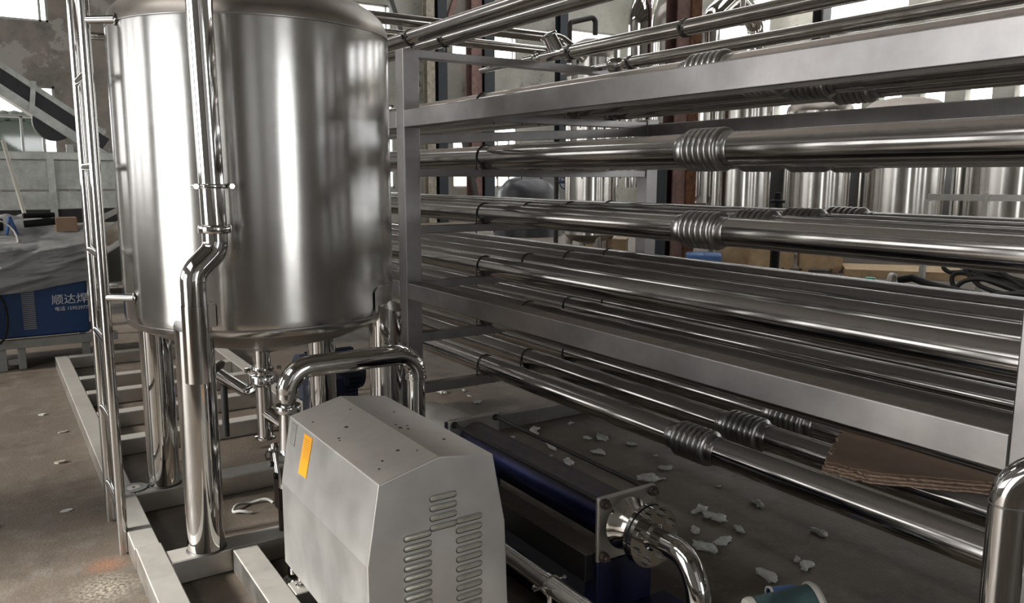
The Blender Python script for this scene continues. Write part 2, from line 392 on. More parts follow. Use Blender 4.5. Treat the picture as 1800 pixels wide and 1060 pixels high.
for k_, (lx, ly) in enumerate(((.65, 3.27), (.64, 4.11), (1.46, 3.27), (1.46, 4.11))):
    dx, dy = TX-lx, TY-ly; L = math.hypot(dx, dy); ux, uy = dx/L, dy/L
    lg = MB(); r = .073; n = 36; b = len(lg.v)
    # top cut on a slope that rises towards the tank wall
    r0 = lg.ring(V(lx, ly, .1), V(1, 0, 0), V(0, 1, 0), r, n); base = len(lg.v)
    for i in range(n):
        a = 2*PI*i/n; x, y = math.cos(a)*r, math.sin(a)*r; s_ = (x*ux+y*uy)/r
        lg.v.append(V(lx+x, ly+y, 1.045 + .035*s_))
    lg.skin([r0, base], n)
    leg = lg.build('leg', 'polish', tank, (lx, ly, .1), 40)
    # reinforcing pad on the shell behind the leg and the hem weld at the foot
    pad = MB(); rows = []; aw = .17
    ca = math.atan2(-dy, -dx)
    for ir, rr in enumerate((TR+.001, TR+.006)):
        row = []
        for i in range(13):
            a = ca - aw + 2*aw*i/12; e = .02 if i in (0, 12) else .006 if i in (1, 11) else 0
            row.append((a, rr, 1.02, 1.125-e))
        rows.append(row)
    for (a, rr, zl, zh), (a2, rr2, zl2, zh2) in zip(rows[1], rows[1][1:]):
        q = len(pad.v)
        for A, R2, Z in ((a, rr, zl), (a2, rr2, zl2), (a2, rr2, zh2), (a, rr, zh)): pad.v.append(V(TX+R2*math.cos(A), TY+R2*math.sin(A), Z))
        for A, R2, Z in ((a, TR-.004, zh), (a2, TR-.004, zh2)): pad.v.append(V(TX+R2*math.cos(A), TY+R2*math.sin(A), Z))
        pad.f.append((q, q+1, q+2, q+3)); pad.f.append((q+3, q+2, q+5, q+4))
    pad.build('reinforcing_pad', 'shell', tank, (TX, TY, 1.0), 50)
    MB().lathe([(r, .1), (r+.006, .1), (r+.001, .108)], (lx, ly, 0), n=36).build('foot_weld', 'dark', leg)
ot = MB().tube((TX-.03, TY-.02, .82), (TX-.03, TY-.02, .72), .039, 28).tube((TX-.03, TY-.02, .64), (TX-.03, TY-.02, .40), .035, 28)
ot.lathe([(.035, .40), (.047, .398), (.047, .388), (.035, .386)], (TX-.03, TY-.02, 0), n=28, cap1=True)
outp = ot.build('outlet_pipe', 'polish', tank, (TX-.03, TY-.02, .4))
vb = MB().lathe([(.039, .73), (.05, .73), (.053, .722), (.05, .714), (.036, .712), (.036, .695), (.052, .693), (.056, .685), (.056, .655), (.05, .65), (.034, .648)], (TX-.03, TY-.02, 0), n=36)
vv = vb.build('butterfly_valve', 'polish', tank, (TX-.03, TY-.02, .65))
MB().sweep(fillet([(TX-.085, TY-.03, .655), (TX-.115, TY-.05, .65), (TX-.12, TY-.07, .64)], .01), .005, 8).lathe([(.004, -.012), (.013, -.01), (.013, .01), (.004, .012)], (TX-.12, TY-.07, .64), (1, .4, 0), n=12).build('wing_nut', 'polish', vv)
MB().hexbolt((TX-.09, TY-.02, .722), (-1, -.2, 0), .012, .02).build('clamp_bolt', 'polish', vv)
MB().hexbolt((TX+.03, TY-.04, .722), (1, -.2, 0), .012, .02).build('clamp_bolt', 'polish', vv)
MB().tube((TX-.03, TY-.02, .52), (TX+.055, TY-.10, .45), .034, 24).lathe([(.034, 0), (.044, .002), (.044, .012), (.034, .014)], (TX+.05, TY-.095, .454), (.085, -.08, -.07), n=24, cap1=True).build('side_branch', 'polish', outp)

# ------------------------------------------------------------------ ladder
lad = thing('fixed_ladder', 'slim polished stainless tube ladder standing at the left side of the large tank', 'ladder', (.385, 3.83, 0))
for y in (3.63, 4.03): MB().tube((.385, y, 0.0), (.385, y, 2.75), .021, 20).build('rail', 'polish', lad, (.385, y, 0))
for i in range(8):
    z = .19+.362*i
    if z < 2.7: MB().tube((.385, 3.63, z), (.385, 4.03, z), .016, 16).build('rung', 'polish', lad, (.385, 3.63, z))
for z in (1.11, 2.197):
    for y, x1 in ((3.55, .485), (4.03, .575)):
        y0 = 3.63 if y < 3.8 else 4.03
        MB().tube((.385, y0, z), (x1, y if y < 3.8 else 4.0, z), .016, 16).lathe([(.016, 0), (.024, .003), (.024, .006), (.016, .008)], (x1-.008, y if y < 3.8 else 4.0, z), (1, 0, 0), n=16).build('standoff', 'polish', lad, (.385, y0, z))

# ------------------------------------------------------------------ big skid under the tank
sk = thing('tank_skid', 'grey steel box-section skid frame on the floor under the large tank', 'frame', (1, 5.4, 0))
def bm_(name, par, mat, *b, bevel=.006): return MB().box(*b).build(name, mat, par, ((b[0]+b[1])/2, (b[2]+b[3])/2, b[4]), bevel=bevel)
bm_('side_beam', sk, 'skid', .4, .5, 3.42, 7.62, 0, .1); bm_('side_beam', sk, 'skid', .404, .504, 2.2, 3.42, 0, .104)
bm_('side_beam', sk, 'skid', 1.6, 1.7, 3.2, 7.62, 0, .1)
for y0, y1 in ((3.21, 3.33), (4.03, 4.16), (4.95, 5.05), (5.55, 5.65), (6.16, 6.26), (6.65, 6.75), (7.52, 7.62)):
    bm_('cross_beam', sk, 'skid', .5, 1.6, y0, y1, 0, .1 if y0 < 7 else .1)

# front pump skid
sk2 = thing('pump_skid', 'smaller grey box-section frame on the floor under the sheet-metal pump cover', 'frame', (1.1, 2.5, 0))
bm_('side_beam', sk2, 'skid', .735, .835, 1.2, 3.2, 0, .1); bm_('side_beam', sk2, 'skid', 1.36, 1.46, 1.2, 3.2, 0, .1)
for y0 in (2.71, 2.1): bm_('cross_beam', sk2, 'skid', .835, 1.36, y0, y0+.1, .01, .1)

# ------------------------------------------------------------------ pump cover
pc = thing('pump_cover', 'boxy matt stainless pump housing with louvres and an orange sticker', 'pump', (1.08, 2.44, .1))
prof = [(.84, .17), (.84, .487), (.88, .73), (1.075, .777), (1.263, .75), (1.308, .52), (1.322, .17)]
Y0, Y1 = 2.04, 2.84
body = MB().prism(prof, 'Y', Y0, Y1).build('housing', 'cover', pc, (1.08, 2.44, .17), 3, bevel=.004)
# louvres on the front face: each a pressed slot with a bright hood
def louvre(x, z):
    lv = MB(); w, h = .036, .0095; y = Y0
    seg = 7; outer = []
    for i in range(seg+1): a = -PI/2+PI*i/seg; outer.append((x+w+h*math.cos(a), z+h*math.sin(a)))
    for i in range(seg+1): a = PI/2+PI*i/seg; outer.append((x-w+h*math.cos(a), z+h*math.sin(a)))
    n = len(outer); b = 0
    for p in outer: lv.v.append(V(p[0], y+.001, p[1]))
    for p in outer:
        k_ = .78; lv.v.append(V(x+(p[0]-x)*.94, y-.004 - .010*max(0, (p[1]-z)/h+.2), z+(p[1]-z)*.7))
    for i in range(n): j = (i+1) % n; lv.f.append((i, j, n+j, n+i))
    lv.f.append(tuple(n+i for i in range(n)))
    o = lv.build('louvre', 'louv', pc, (x, y, z), 60)
    rim = MB(); k0 = 1.22
    for kk, yy in ((1.0, y-.0008), (1.0, y+.002)):
        for p in outer: 
            sx = x+(p[0]-x)*1.03; rim.v.append(V(sx, yy, z+(p[1]-z)*1.10-.0007))
    rim.f.append(tuple(range(n))); 
    for i in range(n): j = (i+1) % n; rim.f.append((i, j, n+j, n+i))
    rim.build('slot_shadow_gap', 'dark', o, (x, y, z))  # dark rim paints in the shade around each slot
M['louv'] = plain('pale_louvre_steel', (.66, .65, .58), .5, .0, .2, 60)
for i in range(4): louvre(1.087, .651-.031*i)
for i in range(13): louvre(1.176, .560-.0315*i)
for i in range(12): louvre(1.0, .546-.0315*i)
# dents / chips on the top, sticker and plate on the slanted left face
def on_left(y, z, off=.0012):
    tt = (z-.487)/(.73-.487); x = .84+.04*tt
    return V(x-off, y, z)
st = MB(); q = [on_left(2.72, .712), on_left(2.60, .716), on_left(2.60, .548), on_left(2.72, .544)]
sb = len(st.v)
for off in (.0003, .0016):
    for y, z in ((2.665, .712), (2.585, .715), (2.60, .572), (2.68, .568)): st.v.append(on_left(y, z, off))
st.f += [(0, 1, 2, 3), (4, 5, 6, 7)] + [(i, (i+1) % 4, 4+(i+1) % 4, 4+i) for i in range(4)]
sk_ = st.build('warning_sticker', 'orange', pc, (.86, 2.63, .64)); sk_['label'] = 'orange sticker with fine print'
tx = MB()
for i in range(8):
    za = .698-.0085*i
    for y0, y1 in ((2.655-.0004*i, 2.60-.0004*i),):
        b = len(tx.v)
        for y, z in ((y0, za), (y1, za+.002), (y1, za-.0015), (y0, za-.0035)): tx.v.append(on_left(y, z, .0022))
        tx.f.append((b, b+1, b+2, b+3))
tx.build('sticker_print', plain('orange_print', (.62, .32, .03), .6, 0, .02), sk_)
npl = MB()
for off in (.0003, .0018):
    for y, z in ((2.80, .722), (2.745, .722), (2.752, .64), (2.80, .64)): npl.v.append(on_left(y, z, off))
npl.f += [(0, 1, 2, 3), (4, 5, 6, 7)] + [(i, (i+1) % 4, 4+(i+1) % 4, 4+i) for i in range(4)]
np_ = npl.build('rating_plate', 'cover', pc, (.87, 2.77, .68))
nl = MB()
def lrect(mb, ya, yb, za, zb, off=.0024):
    b = len(mb.v)
    for y, z in ((ya, za), (yb, za), (yb, zb), (ya, zb)): mb.v.append(on_left(y, z, off))
    mb.f.append((b, b+1, b+2, b+3))
for a in ((2.797, 2.748, .719, .717), (2.797, 2.755, .645, .643), (2.797, 2.795, .719, .643), (2.752, 2.75, .719, .643), (2.79, 2.757, .70, .6985), (2.79, 2.757, .692, .6905), (2.787, 2.785, .712, .700), (2.765, 2.763, .712, .7)): lrect(nl, *a)
for i in range(5): lrect(nl, 2.788, 2.76, .683-.008*i, .6815-.008*i)
nl.build('plate_print', 'ink', np_)
ch = MB()
for i in range(15):
    x = random.uniform(.90, 1.25); y = random.uniform(Y0+.05, Y1-.05)
    z = .73+(x-.88)/(1.075-.88)*.047 if x < 1.075 else .777-(x-1.075)/(.188)*.027
    a = random.uniform(.003, .009); ch.lathe([(a, -.0005), (a*.8, .0008), (.0004, .001)], (x, y, z+.0006), n=8)
ch.build('paint_chip', 'rustbolt', pc)['kind'] = 'stuff'
ft = MB().tube((.875, 2.765, .1), (.875, 2.765, .17), .012, 14).lathe([(.022, .1), (.022, .106), (.012, .11)], (.875, 2.765, 0), n=14).build('foot', 'polish', pc, (.875, 2.765, .1))
MB().tube((.855, 2.80, .15), (.855, 2.80, .175), .004, 8).tube((.855, 2.80, .135), (.855, 2.80, .152), .009, 12).build('drain_screw', 'polish', pc, (.855, 2.8, .14))
MB().tube((1.29, 2.3, .1), (1.29, 2.3, .17), .012, 14).build('foot', 'polish', pc, (1.29, 2.3, .1))
# pump port at the back of the cover
pp = MB().tube((.925, 3.0, .70), (.925, 3.0, .40), .035, 24, .05).tube((.925, 3.0, .40), (.925, 3.0, 0.0), .026, 20).lathe([(.026, .0), (.045, .0), (.045, .01), (.026, .014)], (.925, 3.0, 0), n=20)
pp.box(.88, .97, 2.84, 3.0, .42, .55).build('pump_port', 'polish', pc, (.925, 3.0, 0))

# arched transfer pipe over the cover
ap = thing('transfer_pipe', 'polished inverted-U pipe arching over the back of the pump cover', 'pipe', (.925, 3.0, .7))
MB().sweep(fillet([(.925, 3.0, .755), (.925, 3.0, .868), (1.475, 3.0, .868), (1.475, 3.0, .755)], .095, 12), .043, 32).build('elbow_run', 'polish', ap, (.925, 3, .755))
MB().tube((1.475, 3.0, .77), (1.475, 3.0, .12), .038, 32).lathe([(.040, .765), (.046, .763), (.046, .758), (.038, .754)], (1.475, 3.0, 0)).build('downpipe', 'polish', ap, (1.475, 3, .12))
MB().lathe([(.043, .80), (.043, .775), (.03, .735), (.03, .72)], (.925, 3, 0), n=32).build('reducer', 'polish', ap, (.925, 3, .72))
MB().lathe([(.03, .727), (.047, .727), (.05, .722), (.05, .703), (.047, .698), (.034, .698)], (.925, 3, 0), n=32).build('union_ring', 'polish', ap, (.925, 3, .7))

# clamp valve beside the cover
cv = thing('drain_valve', 'small clamp-ended valve with dark body at left rear corner of the pump cover', 'valve', (1.02, 3.42, .3))
vb = MB().tube((.99, 3.42, .43), (.97, 3.30, .33), .022, 16)
vb.lathe([(.022, 0), (.038, .002), (.038, .014), (.022, .016)], (.987, 3.40, .415), (-.02, -.12, -.1), n=20, cap1=True)
vb.build('valve_body', 'polish', cv, (.98, 3.36, .38))
MB().sweep([(.95, 3.40, .42), (.935, 3.39, .405), (.94, 3.385, .385), (.957, 3.385, .385), (.96, 3.39, .41)], .004, 8).hexbolt((.96, 3.36, .37), (-1, -.3, .2), .014, .02).hexbolt((.965, 3.30, .335), (-1, 0, 0), .016, .02).build('clamp_bolt', 'dark', cv, (.95, 3.39, .4))
MB().box(.945, 1.0, 3.24, 3.31, .20, .33).tube((.97, 3.275, .21), (.97, 3.275, .0), .02, 14).build('valve_stand', 'rustbolt', cv, (.97, 3.275, .0))

# ------------------------------------------------------------------ vertical feed pipe with S bend
fp = thing('feed_pipe', 'tall polished vertical pipe with S-bend and open end in front of the tank', 'pipe', (.61, 3.05, .85))
MB().tube((.700, 3.05, 1.425), (.672, 3.05, 3.0), .0455, 36).build('upper_pipe', 'polish', fp, (.7, 3.05, 1.4))
MB().sweep(fillet([(.700, 3.05, 1.41), (.700, 3.05, 1.335), (.609, 3.02, 1.255), (.609, 3.02, 1.13)], .07, 10), .046, 32, False).build('offset_bend', 'polish', fp, (.66, 3.05, 1.3))
MB().tube((.609, 3.02, 1.14), (.609, 3.02, .858), .0475, 36, caps=False).tube((.609, 3.02, 1.14), (.609, 3.02, .86), .0455, 36, caps=False).build('lower_sleeve', 'shellz', fp, (.609, 3.02, .858)) if 'shellz' in M else MB().tube((.609, 3.02, 1.14), (.609, 3.02, .858), .0475, 36, caps=False).tube((.609, 3.02, 1.14), (.609, 3.02, .86), .0455, 36, caps=False).build('lower_sleeve', 'tube', fp, (.609, 3.02, .858))
MB().lathe([(.046, 1.426), (.056, 1.424), (.0585, 1.419), (.0585, 1.402), (.056, 1.397), (.046, 1.394)], (.7, 3.05, 0), n=40).build('union_ring', 'polish', fp, (.7, 3.05, 1.4))
cl = MB().lathe([(.046, 1.572), (.052, 1.570), (.0535, 1.564), (.052, 1.558), (.046, 1.556)], (.6975, 3.05, 0), n=36)
for sx in (-1, 1): cl.tube((.6975+sx*.048, 3.035, 1.564), (.6975+sx*.066, 3.035, 1.564), .010, 10).tube((.6975+sx*.062, 3.02, 1.564), (.6975+sx*.062, 3.08, 1.564), .005, 8).hexbolt((.6975+sx*.062, 3.022, 1.564), (0, -1, 0), .01, .008)
cl.tube((.70, 3.09, 1.564), (.72, 3.19, 1.564), .008, 8).build('pipe_clamp', 'polish', fp, (.6975, 3.05, 1.564))

# ------------------------------------------------------------------ pipe rack frame
rk = thing('pipe_rack', 'brushed stainless box-section rack frame carrying rows of long pipes', 'rack', (3, 2.6, 0))
RX = 2.01
bm_('post', rk, 'beam', RX, RX+.1, 4.19, 4.29, 0, 2.303, bevel=.005)
bm_('post', rk, 'beam', RX, RX+.1, .80, .90, 0, 2.303, bevel=.005)
bm_('post', rk, 'beam', 3.84, 3.94, 4.19, 4.29, 0, 1.99, bevel=.005)
bm_('post', rk, 'beam', RX, RX+.1, 7.6, 7.7, 0, 2.303, bevel=.005)
bm_('front_beam', rk, 'beam', RX, RX+.1, .90, 4.19, .900, .995, bevel=.005)
bm_('front_beam', rk, 'beam', RX, RX+.1, 4.29, 7.6, .900, .995, bevel=.005)
bm_('front_beam', rk, 'beam', RX-.001, RX+.099, -.6, 4.19, 1.872, 1.968, bevel=.005)
bm_('front_beam', rk, 'beam', RX, RX+.1, 4.29, 7.6, 1.872, 1.968, bevel=.005)
bm_('rear_beam', rk, 'beam', 3.84, 3.94, -.6, 4.19, 1.86, 1.955, bevel=.005)
bm_('base_beam', rk, 'beam', RX+.1, 3.84, 4.19, 4.28, 0, .1, bevel=.005)
ARM = [('A', 1.972, .045), ('B', 1.645, .045), ('C', 1.318, .045), ('D', .995, .045), ('E', .688, .055), ('F', .372, .055)]
for nm, z, h in ARM: bm_('support_arm', rk, 'beam', RX+.1, 3.84, 4.20, 4.27, z-h, z, bevel=.003)
bm_('top_arm', rk, 'beam', RX+.1, 4.6, 4.20, 4.27, 2.258, 2.303, bevel=.003)
MB().bar((2.11, 4.215, 1.81), (3.84, 4.215, 1.905), .03, .055).build('brace', 'beam', rk, (2.11, 4.2, 1.8), bevel=.003)
ORD = {'A': 'top', 'B': 'second', 'C': 'third', 'D': 'fourth', 'E': 'fifth', 'F': 'lowest'}
CORD = ['front', 'second', 'third', 'rearmost']
PY0, PY1 = -1.6, 8.6
for nm, z, h in ARM:
    for k_ in range(4):
        r = .07 if nm == 'B' else .06
        x = 2.507+r+.33*k_; zc = z+r+.0005
        t_ = thing('rack_pipe', '%s stainless pipe of the %s row counted down the rack%s' % (CORD[k_], ORD[nm], ', with a bellows joint' if nm in 'ABCF' else ''), 'pipe', (x, 2.4, zc), 'long pipes on the rack')
        if nm in 'ABCF':
            y0, y1 = 2.335, 2.525
            MB().tube((x, PY0, zc), (x, y0-.02, zc), r, 40).build('pipe_length', 'pipe', t_, (x, 0, zc))
            MB().tube((x, y1+.02, zc), (x, 4.262, zc), r, 40).build('pipe_length', 'pipe', t_, (x, 4, zc))
            MB().tube((x, 4.264, zc), (x, PY1, zc), r-.0012, 40).build('pipe_length', 'pipe', t_, (x, 6, zc))
            pr = [(r+.001, y0-.05), (r+.002, y0-.048), (r+.002, y0-.018), (r-.002, y0-.014)]; N = 6; L = (y1-y0)/N
            for i in range(N):
                for j in range(14):
                    a = j/14; pr.append((r+.002+.0195*math.sin(PI*a)**.42, y0+L*(i+a)))
            pr += [(r+.001, y1), (r-.002, y1+.014), (r+.002, y1+.018), (r+.002, y1+.048), (r+.001, y1+.05)]
            MB().lathe(pr, (x, 0, zc), (0, 1, 0), n=48).build('bellows', 'bell', t_, (x, y0, zc), 80)
        else:
            MB().tube((x, PY0, zc), (x, 4.262, zc), r, 40).build('pipe_length', 'pipe', t_, (x, 0, zc))
            MB().tube((x, 4.264, zc), (x, PY1, zc), r-.0012, 40).build('pipe_length', 'pipe', t_, (x, 6, zc))
        ub = MB(); pts = [(x-r-.004, 4.232, z-h-.012)] + [(x-(r+.004)*math.cos(PI*i/16), 4.232, zc+(r+.004)*math.sin(PI*i/16)) for i in range(17)] + [(x+r+.004, 4.232, z-h-.012)]
        ub.sweep(pts, .0038, 8)
        for sx in (-1, 1): ub.hexbolt((x+sx*(r+.004), 4.232, z), (0, 0, 1), .008, .006)
        ub.build('u_bolt', 'dark', t_, (x, 4.232, z))

# ------------------------------------------------------------------ pipes on top of the rack
def run_pipe(name, label, pts, r, mat='tube', R=.1, group='pipes above the rack', clamps=()):
    t_ = thing(name, label, 'pipe', pts[0], group)
    MB().sweep(fillet(pts, R, 10) if len(pts) > 2 else pts, r, 28).build('tube', mat, t_, pts[0])
    for c, ax, foot in clamps:
        c = Vector(c); ax = Vector(ax).normalized()
        mb = MB().lathe([(r, -.012), (r+.006, -.01), (r+.006, .01), (r, .012)], c, ax, n=28)
        sd = ax.cross(V(0, 0, 1)).normalized()
        for s_ in (-1, 1): mb.tube(c+sd*s_*(r+.002), c+sd*s_*(r+.02), .008, 8).hexbolt(c+sd*s_*(r+.014)+V(0, 0, -.012), (0, 0, 1), .007, .024)
        if foot: mb.tube(c+V(0, 0, -r), (c.x, c.y, foot), .010, 10)
        mb.build('pipe_clamp', 'dark', t_, c)
    return t_
run_pipe('overhead_pipe', 'thicker front pipe clamped on top of the rack corner post', [(2.09, -1.5, 2.372), (2.09, 8.6, 2.372)], .040, 'pipe', clamps=[((2.09, 4.25, 2.372), (0, 1, 0), 2.303)])
run_pipe('overhead_pipe', 'second pipe on top of the rack, just behind the thicker front one', [(2.31, -1.5, 2.376), (2.31, 8.6, 2.376)], .034, 'pipe', clamps=[((2.31, 4.25, 2.376), (0, 1, 0), 2.303)])
run_pipe('overhead_pipe', 'bright pipe pair member running from the angled filter to the upper right', [(3.0, -1.5, 2.335), (3.0, 4.02, 2.335)], .040, clamps=[((3.0, 3.02, 2.335), (0, 1, 0), None), ((3.0, 3.95, 2.335), (0, 1, 0), 2.303)])
run_pipe('overhead_pipe', 'lower bright pipe ending at the small valve behind the top arm', [(3.42, -1.5, 2.30), (3.42, 3.95, 2.30)], .036, clamps=[((3.42, 3.9, 2.30), (0, 1, 0), 2.26)])
run_pipe('overhead_tube', 'thin tube passing behind the front post just under the top arm', [(2.62, 4.3, 2.08), (2.62, 8.5, 2.08)], .019)
run_pipe('overhead_tube', 'thin tube beside the first, slightly lower behind the post', [(2.95, 3.2, 2.075), (2.95, 8.5, 2.075)], .019)
run_pipe('overhead_tube', 'thinnest dull tube lying low behind the top front beam', [(3.3, 3.0, 2.09), (3.3, 8.5, 2.09)], .016)
cm1 = run_pipe('cross_main', 'bright pipe crossing behind the rack, upper of two, ending in an elbow', [(1.2, 5.5, 2.715), (4.06, 5.5, 2.715), (4.2, 5.35, 2.55)], .042, R=.09)
cm2 = run_pipe('cross_main', 'bright pipe crossing behind the rack, lower of two', [(1.2, 5.62, 2.63), (4.0, 5.62, 2.63)], .036)
MB().tube((1.95, 5.5, 0), (1.95, 5.5, 2.68), .02, 12).build('support_post', 'dark', cm1, (1.95, 5.5, 0))
MB().tube((2.05, 5.62, 0), (2.05, 5.62, 2.6), .02, 12).build('support_post', 'dark', cm2, (2.05, 5.62, 0))
# angled filter and valve bodies at the pipe ends
fl = thing('angled_filter', 'short polished filter cup tilted up from the pipe above the top arm', 'filter', (3.02, 4.15, 2.36))
d = V(-.35, .25, .8).normalized(); c0 = V(3.03, 4.14, 2.36)
MB().lathe([(.045, 0), (.045, .10), (.055, .102), (.055, .115), (.03, .125)], c0, d, n=28, cap0=True, cap1=True).build('cup', 'polish', fl, c0)
MB().tube((3.0, 4.02, 2.335), (3.0, 4.45, 2.335), .030, 20).lathe([(.03, 0), (.048, .01), (.048, .03), (.03, .04)], (3.0, 4.28, 2.335), (0, 1, 0), n=20).tube((3.0, 4.45, 2.335), (3.0, 5.0, 2.335), .018, 14).build('inline_body', 'polish', fl, (3, 4.1, 2.335))
vl = thing('sampling_valve', 'round-bodied polished valve at the end of the lower bright pipe', 'valve', (3.42, 4.05, 2.3))
MB().tube((3.42, 3.95, 2.30), (3.42, 4.6, 2.30), .02, 16).lathe([(.02, 0), (.042, .012), (.05, .05), (.042, .088), (.02, .1)], (3.42, 4.0, 2.3), (0, 1, 0), n=24).build('valve_body', 'polish', vl, (3.42, 4.0, 2.3))
MB().tube((3.42, 4.05, 2.34), (3.42, 4.05, 2.43), .010, 10).tube((3.42, 4.05, 2.42), (3.36, 3.96, 2.46), .009, 10).build('handle', 'dark', vl, (3.42, 4.05, 2.34))
MB().tube((3.42, 3.03, 2.39), (3.42, 3.03, 2.9), .014, 12).build('gauge_tube', 'tube', vl)

# ------------------------------------------------------------------ progressive cavity stator (blue) with flange and elbow
M['railm'] = steel('dusty_dark_rail', (.05, .05, .055), .4, .05, dust=.9, dustcol=(.14, .12, .10))
bp = thing('cylinder_pump', 'long dark blue pump barrel between square steel end plates, beside the rack', 'pump', (1.775, 2.5, 0))
px0, px1, pz0, pz1 = 1.645, 1.905, .30, .535
for yy, dd in ((1.985, .02), (3.02, .022)):
    e = MB().box(px0, px1, yy, yy+dd, pz0, pz1).build('end_plate', 'skid', bp, (1.775, yy, pz0), bevel=.008)
cx, cz = 1.775, .42
MB().tube((cx, 2.0, cz), (cx, 3.03, cz), .088, 40).build('barrel', M.setdefault('barrel', steel('dusty_blue_barrel', (.02, .03, .11), .3, .05, dust=.85, dustcol=(.14, .115, .095))), bp, (cx, 2, cz)).data.materials[0].node_tree.nodes['Principled BSDF']
for dx_, dz_ in ((-1, 1), (1, 1), (-1, -1), (1, -1)):
    x, z = cx+dx_*.108, cz+dz_*.095
    rd = MB().tube((x, 1.97, z), (x, 3.03, z), .008, 14).build('tie_rod', 'dark', bp, (x, 2, z))
    MB().hexbolt((x, 1.985, z), (0, -1, 0), .018, .018, .014).build('nut', 'rustbolt', rd, (x, 1.97, z))
    MB().hexbolt((x, 3.005, z), (0, 1, 0), .015, .014).hexbolt((x, 3.02, z), (0, -1, 0), .015, .014).build('nut', 'dark', rd, (x, 3.02, z))
MB().box(px0+.005, px1-.005, 1.99, 2.06, .0, .298).box(px0+.005, px1-.005, 3.0, 3.05, 0, .298).box(px0+.02, px1-.02, 2.06, 3.0, .0, .05).build('pedestal', 'blue', bp, (cx, 2, 0), bevel=.004)
MB().box(px0-.0, px1+.06, 1.70, 1.99, .10, .115).box(px0, px1+.06, 1.70, 1.99, .0, .04).box(px0+.03, px1+.03, 1.74, 1.99, .04, .10).hexbolt((1.72, 1.8, .115), (0, 0, 1), .014, .014).hexbolt((1.87, 1.80, .115), (0, 0, 1), .014, .014).build('base_bracket', 'blue', bp, (cx, 1.85, 0), bevel=.002)
MB().lathe([(.094, 0), (.090, .008), (.078, .02), (.060, .055), (.055, .085), (.055, .10)], (cx, 1.985, cz), (0, -1, 0), n=44).build('cone_hub', 'tube', bp, (cx, 1.98, cz))
MB().box(px0-.035, px0+.06, 2.006, 3.02, .235, .335).build('side_rail', 'railm', bp, (px0, 2.5, .25), bevel=.004)
MB().box(px0+.004, px1-.004, 3.042, 3.075, pz0+.006, pz1-.02).build('coupling_plate', 'blue', bp, (cx, 3.05, .4))
MB().tube((cx, 3.06, cz), (cx, 3.45, cz-.02), .10, 32).build('drive_end', 'cover', bp, (cx, 3.06, cz))
el = thing('discharge_elbow', 'polished flanged elbow bending down from the end of the blue barrel', 'pipe', (cx, 1.8, .42))
MB().lathe([(.05, 0), (.105, 0), (.105, .014), (.05, .014)], (cx, 1.888, cz), (0, -1, 0), n=48).build('rear_flange', 'polish', el, (cx, 1.885, cz), 30)
MB().lathe([(.05, 0), (.094, 0), (.094, .008), (.05, .008)], (cx, 1.874, cz), (0, -1, 0), n=40).build('gasket', 'gasket', el, (cx, 1.874, cz), 30)
fr = MB().lathe([(.04, 0), (.105, 0), (.105, .016), (.04, .016)], (cx, 1.866, cz), (0, -1, 0), n=48).build('front_flange', 'polish', el, (cx, 1.866, cz), 30)
for i in range(8):
    a = 2*PI*(i+.5)/8; MB().hexbolt((cx+.083*math.cos(a), 1.850, cz+.083*math.sin(a)), (0, -1, 0), .0135, .014, .008).build('bolt', 'polish', fr, (cx+.083*math.cos(a), 1.85, cz+.083*math.sin(a)))
MB().sweep(fillet([(cx, 1.852, cz), (cx, 1.825, cz), (cx, 1.70, cz), (cx, 1.645, .32), (cx, 1.645, 0.0)], .12, 12), .038, 36).lathe([(.038, .0), (.047, .0), (.047, .004), (.038, .012)], (cx, 1.852, cz), (0, -1, 0), n=36).build('bend', 'polish', el, (cx, 1.8, cz))

# horizontal tube between the cover and the barrel
lp = thing('suction_pipe', 'dull tan-tinted steel tube running low between pump cover and blue barrel', 'pipe', (1.45, 2, .285))
MB().tube((1.45, .9, .285), (1.45, 3.6, .285), .031, 32).build('tube', 'tube', lp, (1.45, 2, .285))
c = MB().lathe([(.031, -.010), (.036, -.010), (.036, .010), (.031, .010)], (1.45, 1.99, .285), (0, 1, 0), n=32)
for s_ in (-1, 1): c.tube((1.45+s_*.034, 1.99, .285+.005*s_), (1.45+s_*.062, 1.99, .285+.005*s_), .005, 10).lathe([(.003, -.004), (.009, -.003), (.009, .003), (.003, .004)], (1.45+s_*.062, 1.99, .29), (0, 1, 0), n=12)
c.tube((1.45, 1.99, .255), (1.45, 1.99, .1), .010, 10)
c.build('pipe_clamp', 'polish', lp, (1.45, 1.99, .285))

# right foreground hooked pipe
hp = thing('standpipe', 'polished bent standpipe at the lower right edge, in front of the rack', 'pipe', (1.685, .72, 0))
MB().sweep(fillet([(1.688, .745, 0), (1.688, .745, 1.032), (1.80, .50, 1.04), (1.95, .1, 1.04)], .085, 14), .0365, 40).build('bend', 'polish', hp, (1.688, .745, 0))
MB().lathe([(.0365, .952), (.0378, .951), (.0378, .948), (.0365, .947)], (1.688, .745, 0), n=40).build('weld_ring', 'beam', hp, (1.688, .745, .95))

